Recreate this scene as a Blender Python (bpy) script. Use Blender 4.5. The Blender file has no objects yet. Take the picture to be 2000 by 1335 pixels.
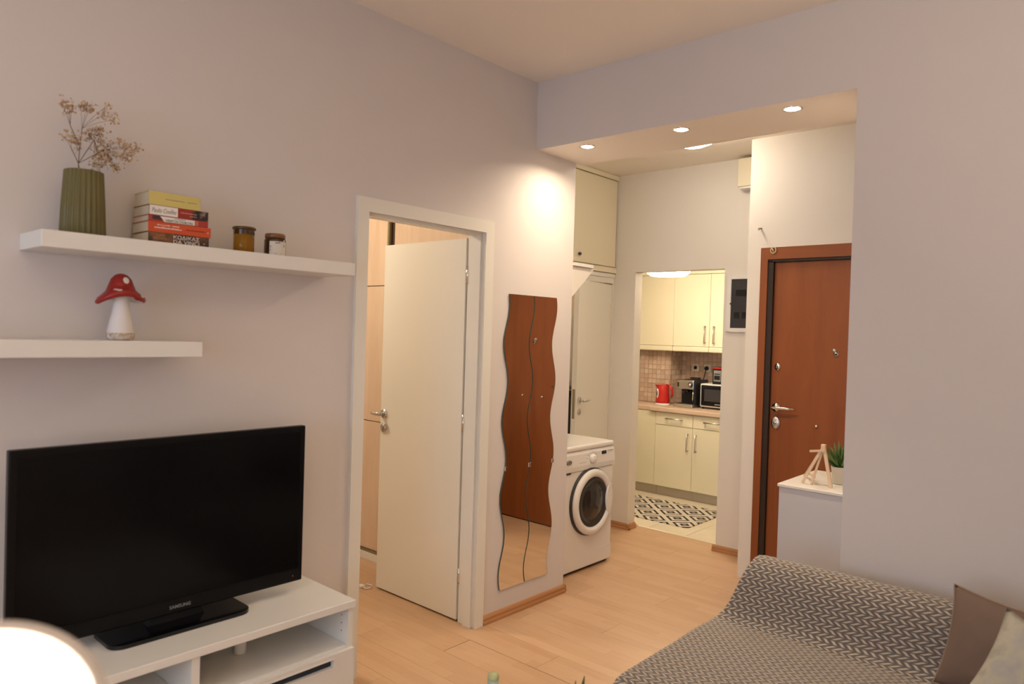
import bpy, bmesh, math, random
from mathutils import Vector, Matrix, noise

random.seed(7)
PI = math.pi
scene = bpy.context.scene
COL = scene.collection

# ------------------------------------------------------------------ camera
F_PX, YAW, PITCH, ROLL = 1395.14, math.radians(41.801), math.radians(0.7617), math.radians(1.746)
fwd = Vector((-math.sin(YAW) * math.cos(PITCH), math.cos(YAW) * math.cos(PITCH), -math.sin(PITCH)))
rgt = Vector((math.cos(YAW), math.sin(YAW), 0))
upv = rgt.cross(fwd)
r2 = rgt * math.cos(ROLL) + upv * math.sin(ROLL)
u2 = -rgt * math.sin(ROLL) + upv * math.cos(ROLL)
cd = bpy.data.cameras.new('camera')
cam = bpy.data.objects.new('camera', cd)
COL.objects.link(cam)
M = Matrix((r2, u2, -fwd)).transposed().to_4x4()
M.translation = Vector((2.593, -3.054, 1.55))
cam.matrix_world = M
cd.sensor_fit = 'HORIZONTAL'
cd.sensor_width = 36.0
cd.lens = F_PX / 2000 * 36.0
cd.clip_start = 0.05
cd.dof.use_dof = True
cd.dof.focus_distance = 4.3
cd.dof.aperture_fstop = 2.8
scene.camera = cam

# ------------------------------------------------------------------ world, large lights, exposure
W = bpy.data.worlds.new('sky')
scene.world = W
W.use_nodes = True
bg = W.node_tree.nodes['Background']
bg.inputs['Color'].default_value = (0.62, 0.76, 1.0, 1)
bg.inputs['Strength'].default_value = 2.7
scene.view_settings.view_transform = 'Standard'
scene.view_settings.look = 'None'
scene.view_settings.exposure = 0.7
scene.view_settings.gamma = 1.0
scene.view_settings.use_curve_mapping = False
WARM = (1.0, 0.80, 0.58)


def area(name, loc, rot, size, power, col=WARM, shape='DISK', size_y=None, spread=None, portal=False):
    l = bpy.data.lights.new(name, 'AREA')
    l.shape = shape
    l.size = size
    if size_y:
        l.size_y = size_y
    l.energy = power
    l.color = col
    if spread:
        l.spread = spread
    l.cycles.is_portal = portal
    o = bpy.data.objects.new(name, l)
    COL.objects.link(o)
    o.location = loc
    o.rotation_euler = rot
    return o


# daylight enters through the window of the wall behind the camera: a portal samples the sky there
area('window_daylight', (1.95, -5.24, 1.55), (PI / 2, 0, 0), 2.3, 1, (1, 1, 1), 'RECTANGLE', 1.7, None, True)


# ------------------------------------------------------------------ materials
def nt(m):
    m.use_nodes = True
    return m.node_tree


def N(t, typ, **kw):
    n = t.nodes.new(typ)
    for k, v in kw.items():
        if k.startswith('i_'):
            key = k[2:]
            key = int(key) if key.isdigit() else key.replace('_', ' ')
            n.inputs[key].default_value = v
        else:
            setattr(n, k, v)
    return n


def L(t, a, b):
    t.links.new(a, b)


def mat(name, col, rough=0.5, metal=0.0, spec=0.5, bump=None, var=0.0, vscale=6.0, emit=0, ecol=None,
        trans=0.0, ior=1.45, alpha=1.0, coat=0.0):
    m = bpy.data.materials.new(name)
    t = nt(m)
    b = t.nodes['Principled BSDF']
    c = (*col, 1)
    b.inputs['Base Color'].default_value = c
    b.inputs['Roughness'].default_value = rough
    b.inputs['Metallic'].default_value = metal
    b.inputs['Specular IOR Level'].default_value = spec
    b.inputs['IOR'].default_value = ior
    b.inputs['Transmission Weight'].default_value = trans
    b.inputs['Alpha'].default_value = alpha
    b.inputs['Coat Weight'].default_value = coat
    if emit:
        b.inputs['Emission Color'].default_value = (*(ecol or col), 1)
        b.inputs['Emission Strength'].default_value = emit
    tc = None
    if bump or var:
        tc = N(t, 'ShaderNodeTexCoord')
    if var:
        n = N(t, 'ShaderNodeTexNoise', i_Scale=vscale, i_Detail=4.0)
        L(t, tc.outputs['Object'], n.inputs['Vector'])
        mx = N(t, 'ShaderNodeMix', data_type='RGBA')
        mx.inputs[6].default_value = (*[max(0, x * (1 - var)) for x in col], 1)
        mx.inputs[7].default_value = (*[min(1, x * (1 + var)) for x in col], 1)
        L(t, n.outputs['Fac'], mx.inputs[0])
        L(t, mx.outputs[2], b.inputs['Base Color'])
    if bump:
        n = N(t, 'ShaderNodeTexNoise', i_Scale=bump[0], i_Detail=3.0)
        L(t, tc.outputs['Object'], n.inputs['Vector'])
        bp = N(t, 'ShaderNodeBump', i_Strength=bump[1], i_Distance=0.002)
        L(t, n.outputs['Fac'], bp.inputs['Height'])
        L(t, bp.outputs['Normal'], b.inputs['Normal'])
    return m


def wood(name, c1, c2, axis='Z', scale=9.0, stretch=14.0, rough=0.4, big=0.0):
    m = bpy.data.materials.new(name)
    t = nt(m)
    b = t.nodes['Principled BSDF']
    b.inputs['Roughness'].default_value = rough
    tc = N(t, 'ShaderNodeTexCoord')
    mp = N(t, 'ShaderNodeMapping')
    s = [stretch] * 3
    s['XYZ'.index(axis)] = 1.0
    mp.inputs['Scale'].default_value = s
    L(t, tc.outputs['Object'], mp.inputs['Vector'])
    n = N(t, 'ShaderNodeTexNoise', i_Scale=scale / 6, i_Detail=6.0, i_Roughness=0.6, i_Distortion=0.4)
    L(t, mp.outputs['Vector'], n.inputs['Vector'])
    r = N(t, 'ShaderNodeValToRGB')
    r.color_ramp.elements[0].position = 0.3
    r.color_ramp.elements[1].position = 0.7
    r.color_ramp.elements[0].color = (*c1, 1)
    r.color_ramp.elements[1].color = (*c2, 1)
    L(t, n.outputs['Fac'], r.inputs['Fac'])
    L(t, r.outputs['Color'], b.inputs['Base Color'])
    return m


def plank_material():
    m = bpy.data.materials.new('beech_laminate')
    t = nt(m)
    b = t.nodes['Principled BSDF']
    b.inputs['Roughness'].default_value = 0.33
    tc = N(t, 'ShaderNodeTexCoord')
    oi = N(t, 'ShaderNodeObjectInfo')
    sx = N(t, 'ShaderNodeSeparateXYZ')
    L(t, tc.outputs['Object'], sx.inputs[0])

    def ma(op, a, bb=None, c=None):
        n = N(t, 'ShaderNodeMath', operation=op)
        for i, v in enumerate((a, bb, c)):
            if v is None:
                continue
            if isinstance(v, (int, float)):
                n.inputs[i].default_value = v
            else:
                L(t, v, n.inputs[i])
        return n.outputs[0]
    strip = ma('FLOOR', ma('MULTIPLY', ma('ADD', sx.outputs['Y'], 0.0905), 1 / 0.06034))
    off = ma('MULTIPLY', ma('FRACT', ma('MULTIPLY', ma('ADD', strip, ma('MULTIPLY', oi.outputs['Random'], 17.3)), 0.371)), 0.4)
    stave = ma('FLOOR', ma('MULTIPLY', ma('ADD', sx.outputs['X'], off), 1 / 0.40))
    cv = N(t, 'ShaderNodeCombineXYZ')
    L(t, strip, cv.inputs[0])
    L(t, stave, cv.inputs[1])
    L(t, ma('MULTIPLY', oi.outputs['Random'], 91.7), cv.inputs[2])
    wn = N(t, 'ShaderNodeTexWhiteNoise')
    L(t, cv.outputs[0], wn.inputs['Vector'])
    mp = N(t, 'ShaderNodeMapping')
    mp.inputs['Scale'].default_value = (2.0, 26.0, 1.0)
    av = N(t, 'ShaderNodeVectorMath', operation='ADD')
    L(t, tc.outputs['Object'], av.inputs[0])
    L(t, wn.outputs['Color'], av.inputs[1])
    L(t, av.outputs[0], mp.inputs['Vector'])
    gn = N(t, 'ShaderNodeTexNoise', i_Scale=2.2, i_Detail=5.0, i_Roughness=0.6)
    L(t, mp.outputs['Vector'], gn.inputs['Vector'])
    f = ma('ADD', ma('MULTIPLY', wn.outputs['Value'], 0.34), ma('MULTIPLY', gn.outputs['Fac'], 0.62))
    r = N(t, 'ShaderNodeValToRGB')
    r.color_ramp.elements[0].position = 0.15
    r.color_ramp.elements[1].position = 0.9
    r.color_ramp.elements[0].color = (0.50, 0.300, 0.165, 1)
    r.color_ramp.elements[1].color = (0.64, 0.425, 0.262, 1)
    L(t, f, r.inputs['Fac'])
    L(t, r.outputs['Color'], b.inputs['Base Color'])
    return m


def herringbone_material():
    m = bpy.data.materials.new('herringbone_throw')
    t = nt(m)
    b = t.nodes['Principled BSDF']
    b.inputs['Roughness'].default_value = 0.85
    b.inputs['Specular IOR Level'].default_value = 0.15
    b.inputs['Sheen Weight'].default_value = 0.25
    uv = N(t, 'ShaderNodeUVMap')
    sx = N(t, 'ShaderNodeSeparateXYZ')
    L(t, uv.outputs[0], sx.inputs[0])

    def ma(op, a, bb=None):
        n = N(t, 'ShaderNodeMath', operation=op)
        for i, v in enumerate((a, bb)):
            if v is None:
                continue
            if isinstance(v, (int, float)):
                n.inputs[i].default_value = v
            else:
                L(t, v, n.inputs[i])
        return n.outputs[0]
    row = ma('MULTIPLY', sx.outputs['Y'], 1 / 0.034)
    vl = ma('ABSOLUTE', ma('SUBTRACT', ma('FRACT', row), 0.5))          # 0 .. .5 chevron
    ph = ma('FRACT', ma('ADD', ma('MULTIPLY', sx.outputs['X'], 1 / 0.027), ma('MULTIPLY', vl, 2.2)))
    tri = ma('ABSOLUTE', ma('SUBTRACT', ph, 0.5))                        # 0..0.5
    edge = ma('MULTIPLY', ma('SUBTRACT', tri, 0.225), 9.0)
    gap = ma('MULTIPLY', ma('MINIMUM', ma('SUBTRACT', vl, 0.03), ma('SUBTRACT', 0.47, vl)), 12.0)
    cl = N(t, 'ShaderNodeClamp')
    L(t, ma('MINIMUM', edge, gap), cl.inputs[0])
    tc = N(t, 'ShaderNodeTexCoord')
    no = N(t, 'ShaderNodeTexNoise', i_Scale=260.0, i_Detail=2.0)
    L(t, tc.outputs['Object'], no.inputs['Vector'])
    mx = N(t, 'ShaderNodeMix', data_type='RGBA')
    mx.inputs[6].default_value = (0.165, 0.14, 0.125, 1)
    mx.inputs[7].default_value = (0.64, 0.55, 0.45, 1)
    L(t, cl.outputs[0], mx.inputs[0])
    mm = N(t, 'ShaderNodeMix', data_type='RGBA', blend_type='MULTIPLY')
    mm.inputs[0].default_value = 0.35
    L(t, mx.outputs[2], mm.inputs[6])
    L(t, no.outputs['Color'], mm.inputs[7])
    L(t, mm.outputs[2], b.inputs['Base Color'])
    bp = N(t, 'ShaderNodeBump', i_Strength=0.6, i_Distance=0.003)
    L(t, ma('ADD', cl.outputs[0], ma('MULTIPLY', no.outputs['Fac'], 0.3)), bp.inputs['Height'])
    L(t, bp.outputs['Normal'], b.inputs['Normal'])
    return m


def rug_material():
    m = bpy.data.materials.new('rug_print')
    t = nt(m)
    b = t.nodes['Principled BSDF']
    b.inputs['Roughness'].default_value = 0.8
    tc = N(t, 'ShaderNodeTexCoord')
    mp = N(t, 'ShaderNodeMapping')
    mp.inputs['Rotation'].default_value = (0, 0, PI / 4)
    mp.inputs['Scale'].default_value = (1 / 0.205,) * 3
    L(t, tc.outputs['Object'], mp.inputs['Vector'])
    fr = N(t, 'ShaderNodeVectorMath', operation='FRACTION')
    L(t, mp.outputs['Vector'], fr.inputs[0])
    sb = N(t, 'ShaderNodeVectorMath', operation='SUBTRACT')
    sb.inputs[1].default_value = (0.5, 0.5, 0.5)
    L(t, fr.outputs[0], sb.inputs[0])
    ab = N(t, 'ShaderNodeVectorMath', operation='ABSOLUTE')
    L(t, sb.outputs[0], ab.inputs[0])
    sx = N(t, 'ShaderNodeSeparateXYZ')
    L(t, ab.outputs[0], sx.inputs[0])
    d = N(t, 'ShaderNodeMath', operation='MAXIMUM')
    L(t, sx.outputs[0], d.inputs[0])
    L(t, sx.outputs[1], d.inputs[1])
    r = N(t, 'ShaderNodeValToRGB')
    r.color_ramp.interpolation = 'CONSTANT'
    cream, black = (0.62, 0.55, 0.45, 1), (0.02, 0.017, 0.014, 1)
    e = r.color_ramp.elements
    e[0].position, e[0].color = 0.0, (0.3, 0.27, 0.22, 1)
    e[1].position, e[1].color = 0.07, black
    for p, c in ((0.17, cream), (0.30, black), (0.40, cream)):
        x = e.new(p)
        x.color = c
    L(t, d.outputs[0], r.inputs['Fac'])
    L(t, r.outputs['Color'], b.inputs['Base Color'])
    return m


def print_material(name, cols, scale=40):
    """flat blotchy print: a ramp of colours over noise"""
    m = bpy.data.materials.new(name)
    t = nt(m)
    b = t.nodes['Principled BSDF']
    b.inputs['Roughness'].default_value = 0.6
    tc = N(t, 'ShaderNodeTexCoord')
    n = N(t, 'ShaderNodeTexNoise', i_Scale=scale, i_Detail=3.0)
    L(t, tc.outputs['Object'], n.inputs['Vector'])
    r = N(t, 'ShaderNodeValToRGB')
    e = r.color_ramp.elements
    k = len(cols)
    e[0].position, e[0].color = 0.35, (*cols[0], 1)
    e[1].position, e[1].color = 0.65, (*cols[-1], 1)
    for i in range(1, k - 1):
        x = e.new(0.35 + 0.3 * i / (k - 1))
        x.color = (*cols[i], 1)
    L(t, n.outputs['Fac'], r.inputs['Fac'])
    L(t, r.outputs['Color'], b.inputs['Base Color'])
    return m


WALL = mat('living_wall_paint', (0.70, 0.65, 0.62), 0.75, spec=0.25, bump=(90, 0.15))
HALL = mat('hall_wall_paint', (0.80, 0.755, 0.69), 0.75, spec=0.25, bump=(90, 0.15))
CEIL = mat('ceiling_paint', (0.88, 0.82, 0.74), 0.8, spec=0.2, bump=(80, 0.1))
WLAC = mat('white_lacquer', (0.80, 0.78, 0.73), 0.35)
FRAME = mat('door_frame_paint', (0.80, 0.775, 0.70), 0.4)
LEAF = mat('door_leaf_paint', (0.82, 0.79, 0.70), 0.38)
CREAM = mat('cream_cabinet_front', (0.84, 0.77, 0.56), 0.3)
CREAMB = mat('cream_carcass', (0.80, 0.73, 0.55), 0.45)
GREYPL = mat('plinth_grey', (0.52, 0.46, 0.36), 0.45)
STEEL = mat('brushed_steel', (0.62, 0.60, 0.57), 0.3, 1.0)
CHROME = mat('chrome', (0.75, 0.73, 0.70), 0.15, 1.0)
BLACK = mat('black_plastic', (0.012, 0.012, 0.013), 0.35)
BLACKG = mat('black_gloss', (0.004, 0.004, 0.005), 0.12)
SCREEN = mat('tv_screen', (0.003, 0.003, 0.0035), 0.16, spec=0.18)
TVB = mat('tv_plastic', (0.004, 0.004, 0.004), 0.3, spec=0.2)
DARKG = mat('dark_grey', (0.05, 0.05, 0.055), 0.4)
WHITEP = mat('white_plastic', (0.82, 0.80, 0.77), 0.3)
WHITEE = mat('white_enamel', (0.82, 0.79, 0.75), 0.22)
PLANK = plank_material()
SEAM = mat('floor_underlay', (0.20, 0.11, 0.06), 0.8)
BASEB = wood('baseboard_wood', (0.38, 0.17, 0.065), (0.52, 0.26, 0.11), 'Y', 8, 10, 0.4)
BASEX = wood('baseboard_wood_across', (0.38, 0.17, 0.065), (0.52, 0.26, 0.11), 'X', 8, 10, 0.4)
DOORW = wood('entrance_door_wood', (0.225, 0.058, 0.010), (0.30, 0.085, 0.017), 'Z', 8, 9, 0.42)
DOORX = wood('entrance_frame_wood_across', (0.225, 0.058, 0.010), (0.30, 0.085, 0.017), 'X', 8, 9, 0.42)
DKFR = mat('dark_door_rebate', (0.03, 0.017, 0.010), 0.45)
MIRROR = mat('mirror_glass', (0.90, 0.90, 0.88), 0.01, 1.0)
MEDGE = mat('mirror_edge', (0.06, 0.09, 0.07), 0.15)
BIRCH = wood('wardrobe_birch', (0.66, 0.48, 0.33), (0.76, 0.59, 0.43), 'Z', 7, 10, 0.45)
BRONZE = mat('olive_metal_profile', (0.28, 0.24, 0.14), 0.4, 0.7)
TILEF = mat('cream_floor_tile', (0.76, 0.67, 0.50), 0.25, var=0.06, vscale=8)
GROUT = mat('grout', (0.52, 0.43, 0.33), 0.8)
TILEM = [mat('mosaic_%d' % i, c, 0.35, var=0.12, vscale=30) for i, c in enumerate(
    ((0.62, 0.46, 0.35), (0.55, 0.39, 0.29), (0.68, 0.53, 0.41), (0.60, 0.43, 0.31)))]
WTOP = mat('beige_worktop', (0.66, 0.49, 0.35), 0.35, var=0.1, vscale=50)
THROW = herringbone_material()
RUG = rug_material()


# ------------------------------------------------------------------ mesh helpers
class MB:
    def __init__(s):
        s.v, s.f, s.sm, s.mi, s.uv = [], [], [], [], {}

    def add(s, vs, fs, smooth=False, mi=0):
        o = len(s.v)
        s.v += [tuple(v) for v in vs]
        for f in fs:
            s.f.append([i + o for i in f])
            s.sm.append(smooth)
            s.mi.append(mi)
        return s

    def box(s, x0, x1, y0, y1, z0, z1, mi=0):
        return s.add([(x0, y0, z0), (x1, y0, z0), (x1, y1, z0), (x0, y1, z0),
                      (x0, y0, z1), (x1, y0, z1), (x1, y1, z1), (x0, y1, z1)],
                     [(3, 2, 1, 0), (4, 5, 6, 7), (0, 1, 5, 4), (1, 2, 6, 5), (2, 3, 7, 6), (3, 0, 4, 7)], mi=mi)

    def bbox(s, x0, x1, y0, y1, z0, z1, b=0.004, seg=2, mi=0):
        bm = bmesh.new()
        bmesh.ops.create_cube(bm, size=1)
        for v in bm.verts:
            v.co = ((x0 + x1) / 2 + v.co.x * (x1 - x0), (y0 + y1) / 2 + v.co.y * (y1 - y0), (z0 + z1) / 2 + v.co.z * (z1 - z0))
        b = min(b, 0.49 * min(x1 - x0, y1 - y0, z1 - z0))
        bmesh.ops.bevel(bm, geom=bm.edges[:], offset=b, segments=seg, affect='EDGES', profile=0.5)
        bm.verts.ensure_lookup_table()
        bm.normal_update()
        s.add([v.co for v in bm.verts], [[v.index for v in f.verts] for f in bm.faces], False, mi)
        bm.free()
        return s

    def lathe(s, prof, c=(0, 0, 0), axis='Z', n=32, smooth=True, mi=0, rfun=None, cap=True):
        vs, fs = [], []
        m = len(prof)
        for r, z in prof:
            for k in range(n):
                a = 2 * PI * k / n
                rr = r * (rfun(a, z) if rfun else 1)
                p = (rr * math.cos(a), rr * math.sin(a), z)
                if axis == 'X':
                    p = (p[2], p[0], p[1])
                elif axis == 'Y':
                    p = (p[0], -p[2], p[1])
                    p = (p[0], -p[1], p[2]) if False else p
                vs.append((c[0] + p[0], c[1] + p[1], c[2] + p[2]))
        for i in range(m - 1):
            for k in range(n):
                fs.append((i * n + k, i * n + (k + 1) % n, (i + 1) * n + (k + 1) % n, (i + 1) * n + k))
        s.add(vs, fs, smooth, mi)
        o = len(s.v) - len(vs)
        if cap:
            for i, rev in ((0, True), (m - 1, False)):
                if prof[i][0] > 1e-5:
                    ring = [o + i * n + k for k in range(n)]
                    s.f.append(ring[::-1] if rev else ring)
                    s.sm.append(False)
                    s.mi.append(mi)
        return s

    def tube(s, pts, r, n=8, smooth=True, mi=0, closed=False):
        pts = [Vector(p) for p in pts]
        rs = r if isinstance(r, (list, tuple)) else [r] * len(pts)
        vs, fs = [], []
        m = len(pts)
        prev = None
        for i, p in enumerate(pts):
            if closed:
                d = (pts[(i + 1) % m] - pts[i - 1])
            else:
                d = pts[min(i + 1, m - 1)] - pts[max(i - 1, 0)]
            d.normalize()
            if prev is None:
                a = d.orthogonal().normalized()
            else:
                a = prev - d * prev.dot(d)
                a = a.normalized() if a.length > 1e-6 else d.orthogonal().normalized()
            prev = a
            b2 = d.cross(a)
            for k in range(n):
                t = 2 * PI * k / n
                vs.append(p + (a * math.cos(t) + b2 * math.sin(t)) * rs[i])
        for i in range(m if closed else m - 1):
            j = (i + 1) % m
            for k in range(n):
                fs.append((i * n + k, i * n + (k + 1) % n, j * n + (k + 1) % n, j * n + k))
        if not closed:
            fs.append(list(range(n))[::-1])
            fs.append([(m - 1) * n + k for k in range(n)])
        return s.add(vs, fs, smooth, mi)

    def prism(s, poly, a0, a1, axis='X', mi=0):
        """poly in the two other axes (X:(y,z)  Y:(x,z)  Z:(x,y)), extruded a0..a1"""
        def P(p, a):
            return {'X': (a, p[0], p[1]), 'Y': (p[0], a, p[1]), 'Z': (p[0], p[1], a)}[axis]
        n = len(poly)
        vs = [P(p, a0) for p in poly] + [P(p, a1) for p in poly]
        fs = [list(range(n))[::-1], [n + i for i in range(n)]]
        fs += [(i, (i + 1) % n, n + (i + 1) % n, n + i) for i in range(n)]
        return s.add(vs, fs, mi=mi)

    def sphere(s, c, r, n=10, m=7, sc=(1, 1, 1), mi=0):
        prof = [(math.sin(PI * i / m) * r, -math.cos(PI * i / m) * r) for i in range(m + 1)]
        prof[0] = (1e-6, prof[0][1])
        prof[-1] = (1e-6, prof[-1][1])
        o = len(s.v)
        s.lathe(prof, (0, 0, 0), 'Z', n, True, mi, cap=False)
        for i in range(o, len(s.v)):
            v = s.v[i]
            s.v[i] = (c[0] + v[0] * sc[0], c[1] + v[1] * sc[1], c[2] + v[2] * sc[2])
        return s

    def xform(s, M):
        s.v = [tuple(M @ Vector(v)) for v in s.v]
        return s

    def mesh(s, name, mats, off=(0, 0, 0)):
        me = bpy.data.meshes.new(name)
        me.from_pydata([(v[0] - off[0], v[1] - off[1], v[2] - off[2]) for v in s.v], [], s.f)
        for m in (mats if isinstance(mats, (list, tuple)) else [mats]):
            me.materials.append(m)
        for p, sm, mi in zip(me.polygons, s.sm, s.mi):
            p.use_smooth = sm
            p.material_index = mi
        bm = bmesh.new()
        bm.from_mesh(me)
        bmesh.ops.recalc_face_normals(bm, faces=bm.faces[:])
        bm.to_mesh(me)
        bm.free()
        me.update()
        return me

    def build(s, name, mats, parent=None, label=None):
        """top-level mesh gets its origin at the base centre; a part shares its thing's frame (world verts)"""
        if parent is None:
            xs, ys, zs = zip(*s.v)
            off = ((min(xs) + max(xs)) / 2, (min(ys) + max(ys)) / 2, min(zs))
            o = bpy.data.objects.new(name, s.mesh(name, mats, off))
            o.location = off
        else:
            off = ORG[root(parent).name]
            o = bpy.data.objects.new(name, s.mesh(name, mats, off))
            o.parent = parent
            if parent.type == 'MESH' and parent.parent is None:
                pass
        COL.objects.link(o)
        if parent is None:
            ORG[o.name] = off
        if label:
            o['label'] = label
        return o


ORG = {}


def root(o):
    while o.parent:
        o = o.parent
    return o


def thing(name, label, cat, loc, group=None, rotz=0.0):
    o = bpy.data.objects.new(name, None)
    o.empty_display_size = 0.1
    o.location = loc
    o.rotation_euler = (0, 0, rotz)
    COL.objects.link(o)
    ORG[o.name] = tuple(loc)
    return tag(o, label, cat, group)


def tag(o, label, cat, group=None):
    o['label'] = label
    o['category'] = cat
    if group:
        o['group'] = group
    return o


def struct(name, mb, m, label, cat):
    o = mb.build(name, m)
    o['kind'] = 'structure'
    return tag(o, label, cat)


def box(name, x0, x1, y0, y1, z0, z1, m, parent=None, b=0.0, seg=2):
    mb = MB()
    if b:
        mb.bbox(x0, x1, y0, y1, z0, z1, b, seg)
    else:
        mb.box(x0, x1, y0, y1, z0, z1)
    return mb.build(name, m, parent)


def lettering(body, width, height, place, m, parent, name='lettering', depth=0.0006, shear=0.0, bold=0.0):
    """text mesh scaled to width x height, place(u,v,w) maps text plane to world"""
    cu = bpy.data.curves.new('text', 'FONT')
    cu.body = body
    cu.align_x = 'LEFT'
    cu.resolution_u = 3
    cu.shear = shear
    cu.offset = bold
    cu.extrude = 0.001
    to = bpy.data.objects.new('text', cu)
    COL.objects.link(to)
    bpy.context.view_layer.update()
    me = bpy.data.meshes.new_from_object(to.evaluated_get(bpy.context.evaluated_depsgraph_get()))
    bpy.data.objects.remove(to)
    bpy.data.curves.remove(cu)
    if not me.vertices:
        return None
    xs = [v.co.x for v in me.vertices]
    ys = [v.co.y for v in me.vertices]
    x0, x1, y0, y1 = min(xs), max(xs), min(ys), max(ys)
    off = ORG[root(parent).name]
    for v in me.vertices:
        p = place((v.co.x - x0) / (x1 - x0) * width, (v.co.y - y0) / (y1 - y0) * height, depth if v.co.z > 0 else 0.0)
        v.co = (p[0] - off[0], p[1] - off[1], p[2] - off[2])
    me.materials.clear()
    me.materials.append(m)
    for p in me.polygons:
        p.material_index = 0
    me.update()
    o = bpy.data.objects.new(name, me)
    COL.objects.link(o)
    o.parent = parent
    return o


# ================================================================== ROOM SHELL
HZ = 2.945      # living ceiling
HC = 2.845      # hall ceiling
SO = 2.572      # soffit
HALLL = -0.70   # hall left wall plane
KW = 1.85       # kitchen wall plane
EW = 1.42       # entrance wall plane
BK = -5.2       # window wall behind the camera
RX = 4.6

# floor slab with individually laid planks
fl = struct('floor', MB().box(-2.75, RX + 0.1, BK - 0.1, 2.03, -0.12, -0.010), SEAM,
            'light beech laminate floor of wide planks through living room and hall', 'floor')
PW, PL = 0.181, 1.285


def plank_mesh(x0, x1, w=PW - 0.0008):
    return MB().bbox(x0, x1, -w / 2, w / 2, -0.010, 0, 0.0006, 1).mesh('plank', PLANK)


pm_full = plank_mesh(-PL / 2 + 0.0005, PL / 2 - 0.0005)


def plank(cx, cy, me, z=0.0):
    o = bpy.data.objects.new('plank', me)
    COL.objects.link(o)
    o.parent = fl
    o.location = (cx - ORG[fl.name][0], cy - ORG[fl.name][1], z - ORG[fl.name][2])


row = 0
y = -0.682
while y > BK + 0.05:
    y -= PW
while y < 1.95:
    k = round((y + 0.682) / PW)
    w = PW if y + PW < 2.0 else 2.0 - y
    # the row y=-.682 has its end joint at x=.088
    shift = 0.088 + (k * 0.427) % PL
    x = shift
    while x > -2.7:
        x -= PL
    while x < RX:
        x0, x1 = max(x, -2.7), min(x + PL, RX)
        if x1 - x0 > 0.03:
            z = 0.0013 if (k == 0 and abs(x - 0.088) < 0.01) else 0.0
            if z > 0:      # the board whose end and edge joints have opened
                plank((x0 + x1) / 2, y + PW / 2 - 0.0016, plank_mesh(-PL / 2 + 0.0036, PL / 2 - 0.0005, PW - 0.0040), 0.0004)
            elif abs(x1 - x0 - PL) < 1e-6 and w == PW:
                plank((x0 + x1) / 2, y + PW / 2, pm_full, z)
            else:
                plank((x0 + x1) / 2, y + w / 2, plank_mesh(-(x1 - x0) / 2 + 0.0005, (x1 - x0) / 2 - 0.0005, w - 0.0008), z)
        x += PL
    y += PW

# left (TV) wall with doorway, and its end pier
D0, D1, DT = -1.155, -0.385, 2.075       # rough opening of the inner door
wl = MB().box(-0.10, 0, BK, D0, 0, HZ).box(-0.10, 0, D0, D1, DT, HZ).box(-0.10, 0, D1, 0.372, 0, HZ)
struct('wall_left', wl, WALL, 'long pale mauve-white wall carrying the shelves and wavy mirror', 'wall')
struct('wall_niche', MB().box(-0.84, -0.10, 0.292, 0.372, 0, HC), HALL,
       'short white wall closing the washing machine niche behind the mirror', 'wall')
wr = struct('wall_right', MB().box(1.682, RX, 0, 0.435, 0, HZ).box(0.0, 1.682, 0, 0.435, SO, HZ), [WALL, CEIL],
            'pale greyish wall behind the sofa with the dropped beam over the hall opening', 'wall')
for p in wr.data.polygons:          # the beam's underside carries the white ceiling paint
    if p.normal.z < -0.9 and p.center.z > 1.0:
        p.material_index = 1
struct('wall_window', MB().box(-0.1, 0.8, BK - 0.15, BK, 0, HZ).box(3.1, RX, BK - 0.15, BK, 0, HZ)
       .box(0.8, 3.1, BK - 0.15, BK, 0, 0.7).box(0.8, 3.1, BK - 0.15, BK, 2.4, HZ), WALL,
       'pale wall with the wide window opposite the hall', 'wall')
struct('wall_far', MB().box(RX, RX + 0.1, BK, 0.435, 0, HZ), WALL, 'pale end wall of the living room', 'wall')
struct('ceiling', MB().box(-0.10, RX + 0.1, BK - 0.15, 0.0, HZ, HZ + 0.1), CEIL, 'flat warm white ceiling over the living room', 'ceiling')
struct('ceiling_hall', MB().box(-0.9, 2.1, 0.29, 1.95, HC, HC + 0.1), CEIL, 'white ceiling over the small entrance hall', 'ceiling')

win = MB()
for a, b_ in ((0.8, 0.86), (1.92, 1.98), (3.04, 3.1)):
    win.box(a, b_, BK - 0.1, BK - 0.05, 0.7, 2.4)
for a, b_ in ((0.7, 0.76), (2.34, 2.4)):
    win.box(0.86, 1.92, BK - 0.1, BK - 0.05, a, b_).box(1.98, 3.04, BK - 0.1, BK - 0.05, a, b_)
struct('window_1', win, WHITEP, 'white framed double window opposite the hall', 'window')

# hall
struct('wall_kitchen', MB().box(HALLL, -0.49, KW, 1.95, 0, HC).box(-0.49, 0.265, KW, 1.95, 2.062, HC)
       .box(0.265, 1.3, KW, 1.95, 0, HC).box(-0.8, HALLL, KW, 2.2, 0, HC), HALL, 'white hall wall with the open doorway into the kitchen', 'wall')
struct('wall_entrance', MB().box(0.626, 0.735, EW, KW, 0, HC).box(0.735, 1.66, EW, KW, 2.115, HC)
       .box(1.66, 2.1, EW, KW, 0, HC), HALL, 'white hall wall around the brown entrance door', 'wall')
struct('wall_hall_right', MB().box(2.0, 2.1, 0.435, EW, 0, HC), HALL, 'white side wall of the hall behind the shoe cabinet', 'wall')
struct('wall_hall_left', MB().box(HALLL - 0.1, HALLL, 0.372, 1.225, 0, HC).box(HALLL - 0.1, HALLL, 1.225, 1.84, 1.985, HC)
       .box(HALLL - 0.1, HALLL, 1.838, KW, 0, 1.985), HALL, 'white side wall of the hall around the bathroom door', 'wall')
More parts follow.
